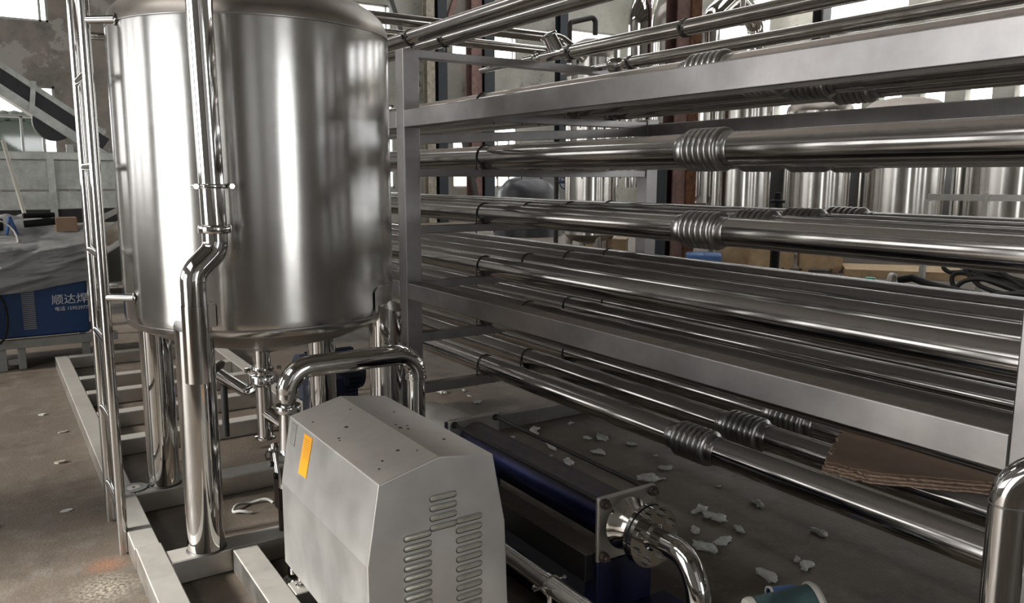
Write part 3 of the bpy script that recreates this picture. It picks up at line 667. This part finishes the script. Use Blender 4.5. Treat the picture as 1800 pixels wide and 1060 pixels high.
# ------------------------------------------------------------------ cardboard on the lower pipes
cb = thing('cardboard_sheet', 'torn brown folded cardboard lying across the lowest pipes at right', 'cardboard', (2.85, 1.65, .5))
def ragged(pts, n, amp, seed):
    rnd = random.Random(seed); out = []
    for i, p in enumerate(pts):
        q_ = pts[(i+1) % len(pts)]
        for j in range(n[i]):
            k_ = j/n[i]; e = amp[i] if j else amp[i]*.3
            out.append((p[0]+(q_[0]-p[0])*k_+rnd.uniform(-e, e), p[1]+(q_[1]-p[1])*k_+rnd.uniform(-e, e)))
    return out
outl = [(3.12, 2.07), (2.58, 1.80), (2.63, 1.63), (2.93, 1.30), (3.2, 1.0), (3.55, 1.2)]
for i, (zz, th, mt, sd) in enumerate(((.496, .006, 'cardedge', 1), (.503, .006, 'cardedge', 2), (.511, .006, 'cardedge', 5), (.519, .004, 'card', 3))):
    sc = 1-.02*i
    o2 = [(2.85+(x-2.85)*sc+(.012*i if x < 2.95 else 0), 1.65+(y-1.65)*sc+.008*i) for x, y in outl]
    MB().prism(ragged(o2, [26, 14, 26, 8, 4, 4], [.012, .012, .005, .002, 0, 0], sd), 'Z', zz, zz+th).build('flap' if mt == 'card' else 'torn_layer', mt, cb, (2.85, 1.65, zz))

# ------------------------------------------------------------------ bucket lower right
bk = thing('tipped_bucket', 'teal plastic bucket with white rims lying on its side at bottom right', 'bucket', (2.33, 1.72, 0))
def ax_pts(a, b): a = Vector(a); b = Vector(b); return a, (b-a).normalized(), (b-a).length
a_, dd_, ln = ax_pts((2.09, 1.69, .088), (2.285, 1.58, .112))
MB().lathe([(.001, 0), (.078, 0), (.085, .01), (.105, ln)], a_, dd_, n=48).build('body', 'teal', bk, a_)
MB().lathe([(.105, ln-.012), (.112, ln-.010), (.113, ln), (.106, ln+.012), (.098, ln+.01), (.098, ln-.002)], a_, dd_, n=48).build('rim', 'white', bk, a_)
MB().lathe([(.0, -.012), (.07, -.012), (.084, -.010), (.088, .0), (.088, .014), (.083, .018)], a_, dd_, n=48).build('base_ring', 'white', bk, a_)
tb = thing('plastic_nozzle', 'short blue plastic tube with white rim poking out behind the tipped bucket', 'tube', (2.40, 1.95, .03))
MB().lathe([(.022, 0), (.027, 0), (.027, .010), (.022, .012)], (2.36, 1.84, .05), (1, -.4, 0), n=28).build('rim', 'white', tb, (2.36, 1.84, .05))
MB().lathe([(.018, .004), (.0235, .004), (.0235, .11), (.018, .11)], (2.36, 1.84, .05), (1, -.4, 0), n=24).build('body', 'bluepl', tb, (2.36, 1.84, .05))

# ------------------------------------------------------------------ floor litter
lit = [(2.753, 5.185, .094), (2.921, 5.136, .06), (2.885, 4.989, .034), (2.853, 4.812, .065), (2.792, 4.0, .06), (2.829, 4.05, .104), (2.595, 4.002, .063), (3.083, 3.701, .091), (3.006, 3.751, .049), (3.107, 4.05, .053), (2.724, 3.732, .088), (2.644, 3.473, .096), (2.626, 3.607, .033), (2.901, 3.511, .067), (3.049, 3.107, .069), (3.148, 3.294, .033), (3.098, 2.769, .03), (2.788, 2.607, .094), (2.773, 2.484, .091), (2.597, 2.451, .057), (3.08, 2.5, .079), (2.781, 2.346, .057), (2.618, 2.3, .075), (2.501, 2.29, .099), (3.053, 2.122, .067), (2.52, 1.98, .085), (2.759, 2.018, .048), (2.731, 1.947, .071), (2.853, 3.032, .091), (3.166, 3.521, .062), (2.928, 3.003, .03)]
for i, (x, y, s_) in enumerate(lit):
    rnd = random.Random(i+40); bm = bmesh.new(); bmesh.ops.create_icosphere(bm, subdivisions=3, radius=1)
    a = rnd.uniform(0, PI); sx, sy, sz = s_*.55, s_*rnd.uniform(.18, .34), s_*rnd.uniform(.12, .24)
    ph = [rnd.uniform(0, 6) for _ in range(6)]
    for v in bm.verts:
        q_ = v.co.copy(); k_ = 1+.32*math.sin(3.1*q_.x+ph[0])*math.cos(4*q_.y+ph[1])+.2*math.sin(9*q_.x+ph[2])*math.sin(8*q_.z+ph[3])+.12*math.sin(15*q_.y+ph[4])
        X, Y, Z = q_.x*sx*k_, q_.y*sy*k_ + .25*sx*math.sin(2*q_.x+ph[5]), q_.z*sz*k_
        v.co = V(X*math.cos(a)-Y*math.sin(a), X*math.sin(a)+Y*math.cos(a), max(0, Z+sz*.7))
    me = bpy.data.meshes.new('foam_scrap'); bm.to_mesh(me); bm.free(); me.materials.append(M['foam']); me.shade_smooth()
    o = bpy.data.objects.new('foam_scrap', me); o.location = (x, y, 0.001); COL.objects.link(o)
    d0 = [math.hypot(a[0]-1.775, a[1]-1.65) for a in lit if a[2] > .074]
    OW = ['nearest', 'second nearest', 'third nearest', 'fourth nearest', 'fifth nearest', 'sixth nearest', 'seventh nearest', 'eighth nearest', 'ninth nearest', 'tenth nearest', 'eleventh nearest', 'twelfth nearest', 'farthest']
    if s_ > .074: tag(o, 'large torn foam scrap on the floor, %s to the flanged elbow' % OW[sorted(d0).index(math.hypot(x-1.775, y-1.65))], 'scrap', 'large foam scraps on the floor')
    else: tag(o, 'small torn off-white foam scrap littering the floor beneath the pipe rack', 'scrap', 'small foam scraps on the floor under the rack')
for i, (x, y, s_) in enumerate(((.221, 6.134, .03), (.25, 5.025, .04), (.219, 4.261, .035), (.604, 5.3, .05), (.69, 5.2, .03), (.30, 5.64, .04), (.78, 4.7, .05), (-.08, 4.23, .045))):
    rnd = random.Random(i+90); pts = [(x+s_*math.cos(k_)*rnd.uniform(.5, 1), y+.5*s_*math.sin(k_)*rnd.uniform(.5, 1)) for k_ in [j*.7 for j in range(9)]]
    o = MB().prism(pts, 'Z', 0.001, rnd.uniform(.004, .012)).build('debris_flake', 'brown' if i % 2 else 'foam', None, (x, y, 0))
    tag(o, 'small flat flake of debris on the floor near the big skid', 'debris', 'debris flakes around the skid')
rp = []
for i in range(40):
    k_ = i/39; a = k_*4.6; rp.append((.99+.09*math.cos(a)-.02*k_, 3.80+.06*math.sin(a)*1.0, .008+.012*math.sin(a*2)**2))
tag(MB().sweep(rp, .007, 8).build('rope_offcut', 'foam', None, (.98, 3.8, 0)), 'looped pale cord offcut on the floor inside the skid', 'cord')
dc = thing('grinding_disc', 'round grey cutting disc lying on the left skid beam by the ladder', 'disc', (.50, 4.12, .1))
MB().lathe([(.008, .1005), (.062, .1005), (.062, .106), (.008, .106)], (.50, 4.12, 0), n=40).build('disc_body', 'stone', dc, (.5, 4.12, .1), 30)
MB().lathe([(.008, .1062), (.03, .1062), (.03, .1075), (.008, .1075)], (.50, 4.12, 0), n=30).build('label_ring', 'white', dc, (.5, 4.12, .106), 30)

# ------------------------------------------------------------------ machinery behind the tank legs
mo = thing('electric_motor', 'blue-grey finned electric motor standing behind the tank legs', 'motor', (1.82, 4.85, 0))
MB().tube((1.62, 4.85, .36), (1.97, 4.85, .36), .125, 36).tube((1.57, 4.85, .36), (1.62, 4.85, .36), .14, 36).build('stator_body', 'motor', mo, (1.8, 4.85, .36))
for i in range(26):
    a = 2*PI*i/26; c = V(0, math.cos(a), math.sin(a)); MB().bar(V(1.63, 4.85, .36)+c*.135, V(1.93, 4.85, .36)+c*.135, .006, .03, c).build('fin', 'motor', mo, V(1.63, 4.85, .36)+c*.135)
MB().lathe([(.012, 0), (.02, .004), (.02, .008), (.012, .012)], (1.8, 4.85, .525), (0, 1, 0), n=16).build('lifting_eye', 'dark', mo, (1.8, 4.85, .52))
MB().box(1.64, 1.92, 4.74, 4.96, 0.0, .24).box(1.70, 1.84, 4.68, 4.76, .3, .44).build('mounting_box', 'blue', mo, (1.8, 4.85, 0), bevel=.006)
m2 = thing('blue_gearbox', 'dark blue gearbox with pale casing behind the right tank legs', 'motor', (1.62, 4.35, 0))
MB().box(1.50, 1.60, 4.45, 4.6, 0, .5).tube((1.55, 4.44, .36), (1.55, 4.52, .36), .06, 24).build('casing', 'motor', m2, (1.55, 4.5, 0), bevel=.02)
MB().box(1.64, 1.72, 4.44, 4.6, 0, .42).build('pedestal', 'blue', m2, (1.68, 4.5, 0), bevel=.01)
ue = thing('trap_pipe', 'dark polished U-shaped pipe with round flange behind the front tank leg', 'pipe', (1.15, 4.7, .4))
MB().sweep(fillet([(1.02, 4.75, .50), (1.20, 4.6, .36), (1.25, 4.55, .40), (1.25, 4.55, .80)], .06, 10), .036, 24).build('bend', 'polish', ue, (1.15, 4.7, .4))
MB().lathe([(.036, 0), (.078, .002), (.078, .016), (.036, .018)], (1.05, 4.725, .476), (-.18, .15, .14), n=32).build('flange', 'dark', ue, (1.05, 4.7, .47))
MB().tube((1.08, 4.7, .45), (1.08, 4.7, .1), .02, 12).build('prop', 'dark', ue, (1.08, 4.7, .1))

# ------------------------------------------------------------------ left background: wrapped welder on a stand
wd = thing('welding_machine', 'blue welding machine half wrapped in plastic film on a grey stand at far left', 'machine', (.1, 7.9, 0))
wy = 7.75
MB().box(-.55, .69, wy, wy+.75, .26, 1.0).build('cabinet', 'wblue', wd, (.1, wy, .3), bevel=.02)
for x in (-.5, .0, .62):
    MB().box(x, x+.06, wy-.02, wy+.04, 0, .2).build('stand_leg', 'grayp', wd, (x, wy, 0))
MB().box(-.7, .9, wy-.04, wy+.04, .18, .25).box(-.7, .9, wy+.6, wy+.66, .18, .25).box(-.018, .198, wy-.012, wy+.022, .04, .09).box(.141, .199, wy-.018, wy+.038, 0, .178).build('stand_rail', 'grayp', wd, (0, wy, .2), bevel=.004)
for i in range(22): MB().box(.20, .295, wy-.006, wy+.001, .33+.0165*i, .338+.0165*i).build('vent_slat', 'ink2' if 'ink2' in M else 'grayp', wd, (.25, wy, .33+.0165*i))
from mathutils import noise as mn
fm = MB(); nx, nz = 110, 34
def rn_(x, z, k=1): return abs(mn.noise(V(x*2.2*k, z*16*k, 1.3))) - .25 + .5*abs(mn.noise(V(x*6*k, z*38*k, 7.7)))
def wrap(u, v):
    x = -.75+1.52*u
    if v < .5:
        z = .62+.42*v*2 + .03*math.sin(5*u+2) + .09*u*(1-2*v)
        return V(x, wy-.05-.055*math.sin(PI*v)-.10*rn_(x+.12*z, z-.16*x), z)
    k_ = (v-.5)*2; lump = .16*mn.noise(V(x*2.1, k_*2, 4)) + .05*mn.noise(V(x*7, k_*6, 9))
    return V(x, wy-.06+.85*k_, 1.04+.13*math.sin(PI*min(1, k_*1.3))+lump*math.sin(PI*k_)+.05*rn_(x, k_*.8))
for j in range(nz*2+1):
    for i in range(nx+1): fm.v.append(wrap(i/nx, j/(nz*2)))
for j in range(nz*2):
    for i in range(nx): b = j*(nx+1)+i; fm.f.append((b, b+1, b+nx+2, b+nx+1))
fo = fm.build('plastic_film', 'film', wd, (0, wy, .8), 180); fo['label'] = 'crinkled clear stretch film'
# side sheet over the near right shoulder
sf = MB()
for j in range(17):
    for i in range(13):
        v, u = j/16, i/12; sf.v.append(V(.77+.03*math.sin(9*v+5*u), wy-.06+.8*u, .68+.42*v+.02*math.sin(8*u)))
for j in range(16):
    for i in range(12): b = j*13+i; sf.f.append((b, b+1, b+14, b+13))
sf.build('film_side', 'film', wd, (.77, wy, .7), 180)
def text(body, size, loc, rot, parent, m='text', name='lettering', shear=0):
    cu = bpy.data.curves.new(name, 'FONT'); cu.body = body; cu.size = size; cu.extrude = .001; cu.shear = shear; cu.materials.append(M[m])
    tmp = bpy.data.objects.new('tmp', cu); COL.objects.link(tmp); bpy.context.view_layer.update()
    me = bpy.data.meshes.new_from_object(tmp.evaluated_get(bpy.context.evaluated_depsgraph_get())); bpy.data.objects.remove(tmp)
    o = bpy.data.objects.new(name, me); COL.objects.link(o); o.parent = parent; o.location = Vector(loc)-parent.location; o.rotation_euler = rot; return o
text('顺达焊', .092, (.415, wy-.012, .53), (PI/2, 0, 0), wd)
text('电话 15952977', .04, (.435, wy-.012, .47), (PI/2, 0, 0), wd)
hz = MB()
for i in range(3):
    r_ = .10+.05*i; pts = [(-.08+.04*i+r_*.45*math.cos(a_/10*PI), wy-.08-.01*i, .46+r_*1.1*math.sin(a_/10*PI)) for a_ in range(21)]
    hz.sweep(pts, .010, 8)
tag(hz.build('coiled_cables', 'black', None, (0, wy, .4)), 'dark cables hanging in loops on the front of the blue welding machine', 'cable')
# things on the welder
def small(name, label, cat, build): t_ = thing(name, label, cat, (0, wy, 1.1)); build(t_); return t_
def _a(t_):
    MB().tube((-.28, wy+.1, 1.20), (-.02, wy+.1, 1.205), .035, 20).build('barrel', 'red', t_); MB().tube((-.06, wy+.1, 1.205), (.12, wy+.12, 1.20), .052, 20).build('grip', 'black', t_)
small('angle_grinder', 'red and black cylindrical power tool lying on the wrapped welder', 'tool', _a)
def _b(t_):
    MB().sweep([(.14, wy+.05, 1.12), (.16, wy+.03, 1.20), (.17, wy+.02, 1.27)], .014, 8).build('jaw', 'bluepl', t_); MB().sweep([(.22, wy+.05, 1.12), (.19, wy+.03, 1.20), (.17, wy+.02, 1.27)], .014, 8).build('jaw', 'bluepl', t_)
small('earth_clamp', 'bright blue clamp standing on the wrapped welder between cables', 'clamp', _b)
def _c(t_):
    MB().tube((.27, wy+.1, 1.20), (.52, wy+.1, 1.22), .03, 18).tube((.27, wy+.1, 1.27), (.5, wy+.15, 1.27), .022, 14).build('sleeve', 'black', t_)
small('torch_handle', 'black torch sleeves lying on the wrapped welder, right of the blue clamp', 'tool', _c)
def _d(t_):
    MB().box(.50, .66, wy+.05, wy+.2, 1.13, 1.25).build('carton', 'card', t_, bevel=.004)
small('brown_box', 'small brown box under clear film at the right end of the welder', 'box', _d)
for i in range(4):
    pts = [(-.38+.14*i+.11*math.cos(a_/12*PI)*(1+.2*i), wy-.03+.05*math.sin(a_*.5), 1.06+(.10+.03*i)*math.sin(a_/12*PI)) for a_ in range(13)]
    tag(MB().sweep(pts, .007, 8).build('white_cable', 'white'), '%s of four thin pale cables on top of the wrapped welder' % ['leftmost', 'second from the left', 'third from the left', 'rightmost'][i], 'cable', 'white cables on the welder')
# trough, wrapped pipes and conveyor further back
tg = thing('wrapped_trough', 'long galvanised trough in plastic film standing across the far left', 'tank', (.8, 12, 0))
MB().box(-1.5, 3.2, 12, 13, 1.42, 1.80).build('trough_wall', 'galv', tg, (.8, 12, 1.4), bevel=.01)
MB().box(-1.55, 3.25, 11.93, 12.02, 1.80, 1.90).build('top_flange', 'galv', tg, (.8, 12, 1.8), bevel=.01)
MB().box(-1.55, 3.25, 11.95, 12.02, 1.18, 1.40).build('lower_rail', 'galv', tg, (.8, 12, 1.2))
MB().box(-1.55, 3.25, 11.97, 12.3, .98, 1.17).build('underframe', 'dark', tg, (.8, 12, 1.0))
for x in (-.9, .72, 2.4): MB().box(x, x+.08, 11.9, 11.98, 0, 1.82).build('upright', 'galv', tg, (x, 11.9, 0))
for i in range(7): MB().box(.0+.35*i, .08+.35*i, 11.93, 11.95, 1.24, 1.36).build('bracket', 'galv', tg, (.35*i, 11.94, 1.24))
MB().tube((.245, 11.0, 2.0), (.42, 11.0, 1.02), .022, 12).build('sight_tube', 'white', tg, (.3, 11, 1))
for i, (z, r_, y) in enumerate(((.62, .16, 10.6), (.86, .17, 11.2), (.42, .2, 10.9))):
    o = MB().tube((-2, y, z), (3.0, y, z), r_, 24).build('wrapped_duct', 'brown', None, (0, y, z))
    tag(o, ['lower front', 'upper', 'lowest rear'][i] + ' dusty wrapped pipe lying behind the welding machine', 'pipe', 'dusty pipes behind the welder')
dr = thing('rusty_drum', 'dark open-ended drum lying behind the welding machine', 'drum', (.35, 9.8, .9))
MB().lathe([(.0, .02), (.17, .02), (.17, 0), (.20, 0), (.20, .6), (.0, .6)], (.45, 9.55, .95), (-.2, 1, 0), n=32).build('drum_shell', 'grayp', dr, (.45, 9.55, .95)); MB().tube((.35, 9.7, .2), (.35, 9.7, .8), .1, 12).build('drum_prop', 'dark', dr)
st2 = thing('sloping_channel', 'pale steel channel propped diagonally behind the ladder', 'channel', (1.3, 9, .5))
MB().bar((.62, 9.0, 1.0), (1.65, 9.0, 1.52), .04, .05).bar((.62, 9.0, .88), (1.65, 9.0, 1.40), .04, .03).build('channel', 'skid', st2); MB().box(.7, .76, 9, 9.06, 0, .95).box(1.55, 1.61, 9, 9.06, 0, 1.4).build('prop', 'grayp', st2)
gb = thing('grey_chute', 'light grey sloped sheet-metal chute seen between ladder and tank', 'chute', (1.15, 8.4, 0))
MB().prism([(.78, .45), (1.4, .45), (1.4, 1.0), (1.1, .98), (.82, .80)], 'Y', 8.4, 8.8).build('chute_body', 'grayp', gb, (1.1, 8.4, .4), bevel=.008); MB().box(.8, .86, 8.4, 8.46, 0, .45).box(1.32, 1.38, 8.4, 8.46, 0, .45).build('chute_leg', 'grayp', gb)
cvy = thing('inclined_conveyor', 'film-wrapped inclined conveyor descending in front of the left window', 'conveyor', (.5, 15, 0))
A, B = V(-1.6, 15, 4.3), V(1.75, 15, 1.9)
MB().bar(A, B, .5, .14).bar(A+V(0, 0, .38), B+V(0, 0, .38), .5, .08).build('side_frame', 'galv', cvy, A)
MB().bar(A+V(0, 0, .2), B+V(0, 0, .2), .4, .22).build('belt', 'tarp', cvy, A)
for i in range(5): P_ = A.lerp(B, (i+.5)/5); MB().bar(P_+V(0, -.27, -.05), P_+V(.06, -.27, .42), .05, .07).build('cleat', 'galv', cvy, P_)
MB().box(1.2, 1.3, 15, 15.1, 0, 2.1).build('support_leg', 'galv', cvy)
MB().box(-1.0, -.9, 15, 15.1, 0, 3.6).build('support_leg', 'galv', cvy)
MB().lathe([(.0, 0), (.3, 0), (.3, .25), (0, .25)], (1.05, 14.9, 2.45), (0, 1, 0), n=30).build('end_drum', 'tarp', cvy)

# ------------------------------------------------------------------ background right: columns, tanks, crates
def hcol(x, y, w, label, fm, sm_, z=ZC):
    t_ = thing('steel_column', label, 'column', (x, y, 0))
    MB().box(x, x+w, y, y+.03, 0, z).box(x, x+w, y+w-.03, y+w, 0, z).build('flange', fm, t_, (x, y, 0))
    MB().box(x+w-.04, x+w, y+.03, y+w-.03, 0, z).build('web', sm_, t_, (x+w, y, 0)); return t_
hcol(14.75, 25.2, .42, 'faded red steel column against the far wall window', 'pink', 'dark')
hcol(15.22, 25.1, .42, 'slate blue column beside the faded red one at the far window', 'bluecol', 'bluecol')
hcol(13.0, 25.2, .3, 'rust-stained brown column by the far wall, left of the blue one', 'brown', 'rust')
hcol(13.4, 25.15, .35, 'narrow slate blue column just right of the rust-stained one', 'bluecol', 'bluecol')
hcol(18.6, 25.2, .35, 'slate blue column on the far wall behind the angled filter', 'bluecol', 'bluecol')
rc = hcol(10.98, 11.25, .32, 'big red-oxide painted column with a rusty side in the middle distance', 'pink', 'rust')
MB().box(11.30, 11.56, 11.22, 11.34, 0, ZC).build('rusty_side', 'rust', rc, (11.1, 11.2, 0))
hcol(10.6, 11.3, .28, 'slate blue column immediately left of the red-oxide column', 'bluecol', 'bluecol', 2.6)
hcol(22.8, 16.9, .4, 'dark column near the right wall behind the upper pipes', 'dark', 'dark')
for p, q, lb in (((11.3, 25.3, 8.5), (12.7, 25.3, 4.6), 'dark diagonal brace high on the far wall near the tank top'), ((13.9, 25.3, 7.0), (14.5, 25.3, 8.55), 'reddish diagonal brace beside the rust-stained column'), ((13.6, 24, 3.4), (14.4, 24, .0), 'dark slanted strut low behind the rack')):
    tag(MB().bar(p, q, .16, .16).build('diagonal_brace', 'dark' if 'dark' in lb else 'pink', None, p), lb, 'brace')
for x, y, w, lb in ((14.75, 12.25, .75, 'first and second'), (16.3, 11.35, .7, 'second and third'), (18.35, 10.4, .8, 'third and widest')):  # dark blocks added to stand in for shade between the vessels
    t_ = thing('dark_gap_block', 'dark block added as shade in the gap between the %s brushed background vessels' % lb, 'cabinet', (x, y, 0))
    MB().box(x, x+w, y, y+w, .08, 2.3).build('block_body', 'dark', t_, (x, y, 0), bevel=.01)
    MB().box(x+.03, x+w-.03, y-.02, y, .15, 2.2).build('door', 'dark', t_, (x, y, 0), bevel=.006)
    MB().box(x, x+w, y, y+w, 0, .08).build('block_base', 'black', t_, (x, y, 0))
def vessel(x, y, r, z0, z1, label, dome=.3, group=None, mat='shell2', legs=True):
    t_ = thing('process_vessel', label, 'tank', (x, y, 0), group)
    MB().lathe([(r, z0), (r, z1)], (x, y, 0), n=64).build('shell', mat, t_, (x, y, z0), 60)
    MB().lathe([(r, z1), (r*.96, z1+dome*.35), (r*.75, z1+dome*.75), (r*.35, z1+dome*.97), (.001, z1+dome)], (x, y, 0), n=64).build('top_head', 'dome', t_, (x, y, z1), 60)
    MB().lathe([(r, z0), (r*.8, z0-.1), (.05, z0-.18)], (x, y, 0), n=48).build('bottom_head', 'dome', t_, (x, y, z0), 60)
    for i in range(3):
        a = 2*PI*i/3+.4; MB().tube((x+r*.8*math.cos(a), y+r*.8*math.sin(a), 0), (x+r*.8*math.cos(a), y+r*.8*math.sin(a), z0), .06, 14).build('leg', 'polish', t_, (x+r*.8*math.cos(a), y+r*.8*math.sin(a), 0))
    return t_
M['shell2'] = steel('far_shell_steel', (.62, .60, .57), .2, .03, aniso=.75, rot=.25, grain=(5, (1, 1, .02), .5), mott=3)
vessel(12.9, 11.35, .62, .35, 3.1, 'brushed background vessel just right of the red-oxide column')
vessel(14.24, 10.5, .64, .35, 2.9, 'brushed background vessel, second to the right of the red-oxide column')
vessel(15.75, 9.6, .80, .35, 2.9, 'wide brushed background vessel, third right of the red-oxide column')
vessel(17.75, 8.45, 1.0, .35, 2.9, 'widest brushed background vessel at the right edge')
vessel(12.35, 12.6, .55, 1.2, 4.55, 'tall domed vessel behind the upper pipes, left of the red-oxide column', .7)
vessel(9.0, 11.3, .42, .6, 3.6, 'small domed vessel with a thin bent pipe above it', .35)
vessel(10.1, 12.4, .36, .5, 2.6, 'slim bright vessel low behind the rack, left of the red-oxide column', .2)
vessel(14.9, 13.8, .7, 1.0, 4.3, 'pale vessel high behind the upper pipes, right of the red-oxide column', .5)
run_pipe('vent_pipe', 'thin dark bent pipe over the small domed vessel', [(8.45, 11.2, 3.5), (8.45, 11.2, 4.15), (9.0, 11.2, 4.3), (9.0, 11.2, 4.0)], .045, 'dark', .08, None)
run_pipe('exhaust_duct', 'fat bright duct bending up beside the tall domed vessel', [(10.75, 12.0, 1.4), (10.75, 12.0, 4.6), (11.4, 12.4, 5.6)], .24, 'polish', .5, None)
run_pipe('exhaust_duct', 'bright double elbow high to the right of the red-oxide column', [(12.5, 11.9, 3.0), (12.5, 11.9, 4.75), (13.2, 11.9, 5.3), (13.9, 11.9, 4.75), (13.9, 11.9, 4.0)], .2, 'polish', .4, None)
cvv = thing('covered_machine', 'low machine under a black tarpaulin in the far background', 'machine', (13.3, 18.5, 0))
MB().lathe([(.0, 1.62), (.35, 1.60), (.6, 1.5), (.85, 1.2), (.9, .6), (.95, 0)], (12.6, 18.5, 0), n=20).build('tarpaulin', 'tarp', cvv)
MB().box(12.9, 14.2, 18.8, 19.6, 0, 2.1).build('grey_cabinet', 'grayp', cvv, bevel=.03)
vw = thing('valve_wheel', 'blue handwheel valve on a dark stem behind the covered machine', 'valve', (10.4, 14, 1.4))
MB().lathe([(.13, -.012), (.15, 0), (.13, .012), (.12, 0), (.13, -.012)], (9.9, 13.2, 1.5), (0, 1, 0), n=28).bar((9.77, 13.2, 1.5), (10.03, 13.2, 1.5), .02, .02).bar((9.9, 13.2, 1.37), (9.9, 13.2, 1.63), .02, .02, (1, 0, 0)).build('wheel', 'bluepl', vw)
MB().tube((9.9, 13.2, 1.5), (9.9, 13.5, 1.5), .03, 10).tube((9.9, 13.5, 0), (9.9, 13.5, 2.0), .05, 12).build('stem', 'dark', vw)
def crate(x, y, w, dth, h, rz, label):
    t_ = thing('plywood_crate', label, 'crate', (x, y, 0), 'wooden crates in the background'); t_.rotation_euler = (0, 0, rz)
    def pt(name, m, *b):
        me = MB().box(*b).build(name, m, None, None, bevel=.004); me.parent = t_; return me
    n = max(1, round(w/.55))
    for i in range(n): pt('panel', 'wood', -w/2+w/n*i+.004, -w/2+w/n*(i+1)-.004, -dth/2, -dth/2+.02, .06, h)
    pt('panel', 'wood', -w/2, -w/2+.02, -dth/2+.02, dth/2, .06, h); pt('panel', 'wood', w/2-.02, w/2, -dth/2+.02, dth/2, .06, h)
    pt('lid', 'wood', -w/2-.01, w/2+.01, -dth/2-.01, dth/2+.01, h, h+.025)
    for i in (-1, 1): pt('skid_block', 'wood', i*w*.35-.05, i*w*.35+.05, -dth/2, dth/2, 0, .06)
crate(10.35, 12.4, .8, .6, .38, -.8, 'pale plywood crate left of the red-oxide column foot')
crate(11.35, 9.95, .75, .6, .45, -.85, 'plywood crate just right of the blue drum')
crate(11.55, 9.35, .75, .5, .42, -.85, 'plywood crate in the middle of the crate row')
crate(12.1, 8.75, .7, .5, .40, -.85, 'plywood crate at the right end of the row, behind the black post')
ws_ = MB().box(-.9, .9, -.5, .5, 0, .12).build('plywood_sheets', 'wood'); ws_.location = (12.7, 7.6, 0); ws_.rotation_euler = (0, 0, -.9); tag(ws_, 'low stack of tan plywood sheets right of the black post', 'plywood')
bd = thing('blue_drum', 'small blue plastic drum lying among the crates', 'drum', (10.5, 10, .2))
MB().lathe([(.0, -.3), (.14, -.3), (.155, -.27), (.155, -.02), (.145, 0), (.155, .02), (.155, .27), (.14, .3), (0, .3)], (10.5, 9.95, .155), (.75, -.65, 0), n=32).build('drum_shell', 'bluepl', bd)
bpst = thing('black_post', 'black ribbed post standing on the floor in front of the crates', 'post', (10.6, 8.5, 0))
MB().lathe([(.09, 0), (.09, .03)] + [(.07+.008*(i % 2), .03+.02*i) for i in range(30)] + [(.04, .65), (.04, 1.2), (.12, 1.2), (.12, 1.24), (.06, 1.26), (.05, 1.36), (.0, 1.37)], (10.6, 8.5, 0), n=24).build('post_body', 'black', bpst)
gc = MB().lathe([(.06, 0), (.06, .09), (.055, .10), (.0, .10)], (9.0, 5.78, .30), n=20).build('mint_cap', 'green'); tag(gc, 'mint green plastic cap standing on the low bench', 'cap')
bn = thing('low_bench', 'low stainless bench behind the rack carrying black hoses', 'bench', (9.2, 4.6, 0))
MB().box(8.7, 9.6, 3.2, 6.1, .26, .30).build('bench_top', 'beam', bn)
for x in (8.75, 9.5):
    for y in (3.25, 6.0): MB().box(x, x+.05, y, y+.05, 0, .26).build('leg', 'beam', bn, (x, y, 0))
hs = MB()
for i in range(6):
    pts = []
    for j in range(33): a = 2*PI*j/32; pts.append((9.05+.05*i+.18*math.sin(a*1+i*.4)*.6, 4.35+.1*i*math.cos(i)+(.42+.04*i)*math.cos(a), .36+.03*i+.05*math.sin(2*a+i)+(.11+.015*i)*max(0, math.sin(a+.5*i))))
    hs.sweep(pts, .026, 10, False)
tag(hs.build('black_hose_coil', 'black'), 'tangle of thick black hoses heaped on the low bench behind the rack', 'hose')
hs2 = MB().sweep([(8.9, 5.35, .42), (8.92, 5.2, .46), (8.9, 4.95, .40), (8.9, 4.6, .36), (8.85, 4.1, .34), (8.8, 3.6, .34)], .045, 12)
o = hs2.build('ribbed_hose', 'black'); tag(o, 'single black hose stretched along the front of the low bench', 'hose')
tag(MB().lathe([(.05, 0), (.075, 0), (.075, .05), (.05, .05)], (8.92, 5.42, .42), (0, 1, 0), n=20).build('hose_fitting', 'white'), 'white ring fitting at the left end of the long black hose', 'fitting')
fr_ = thing('steel_trolley', 'light steel trolley frame in front of the widest background vessel', 'trolley', (12, 6.4, 0))
MB().bar((11.3, 6.45, 1.33), (12.6, 4.6, 1.33), .06, .09).build('top_rail', 'skid', fr_); MB().bar((11.3, 6.45, 0), (11.3, 6.45, 1.3), .07, .07, (1, 0, 0)).build('leg', 'skid', fr_); MB().bar((11.72, 5.85, 0), (11.72, 5.85, 1.4), .07, .07, (1, 0, 0)).build('leg', 'skid', fr_)
MB().bar((12.6, 4.6, 0), (12.6, 4.6, 1.3), .07, .07, (1, 0, 0)).build('leg', 'skid', fr_)
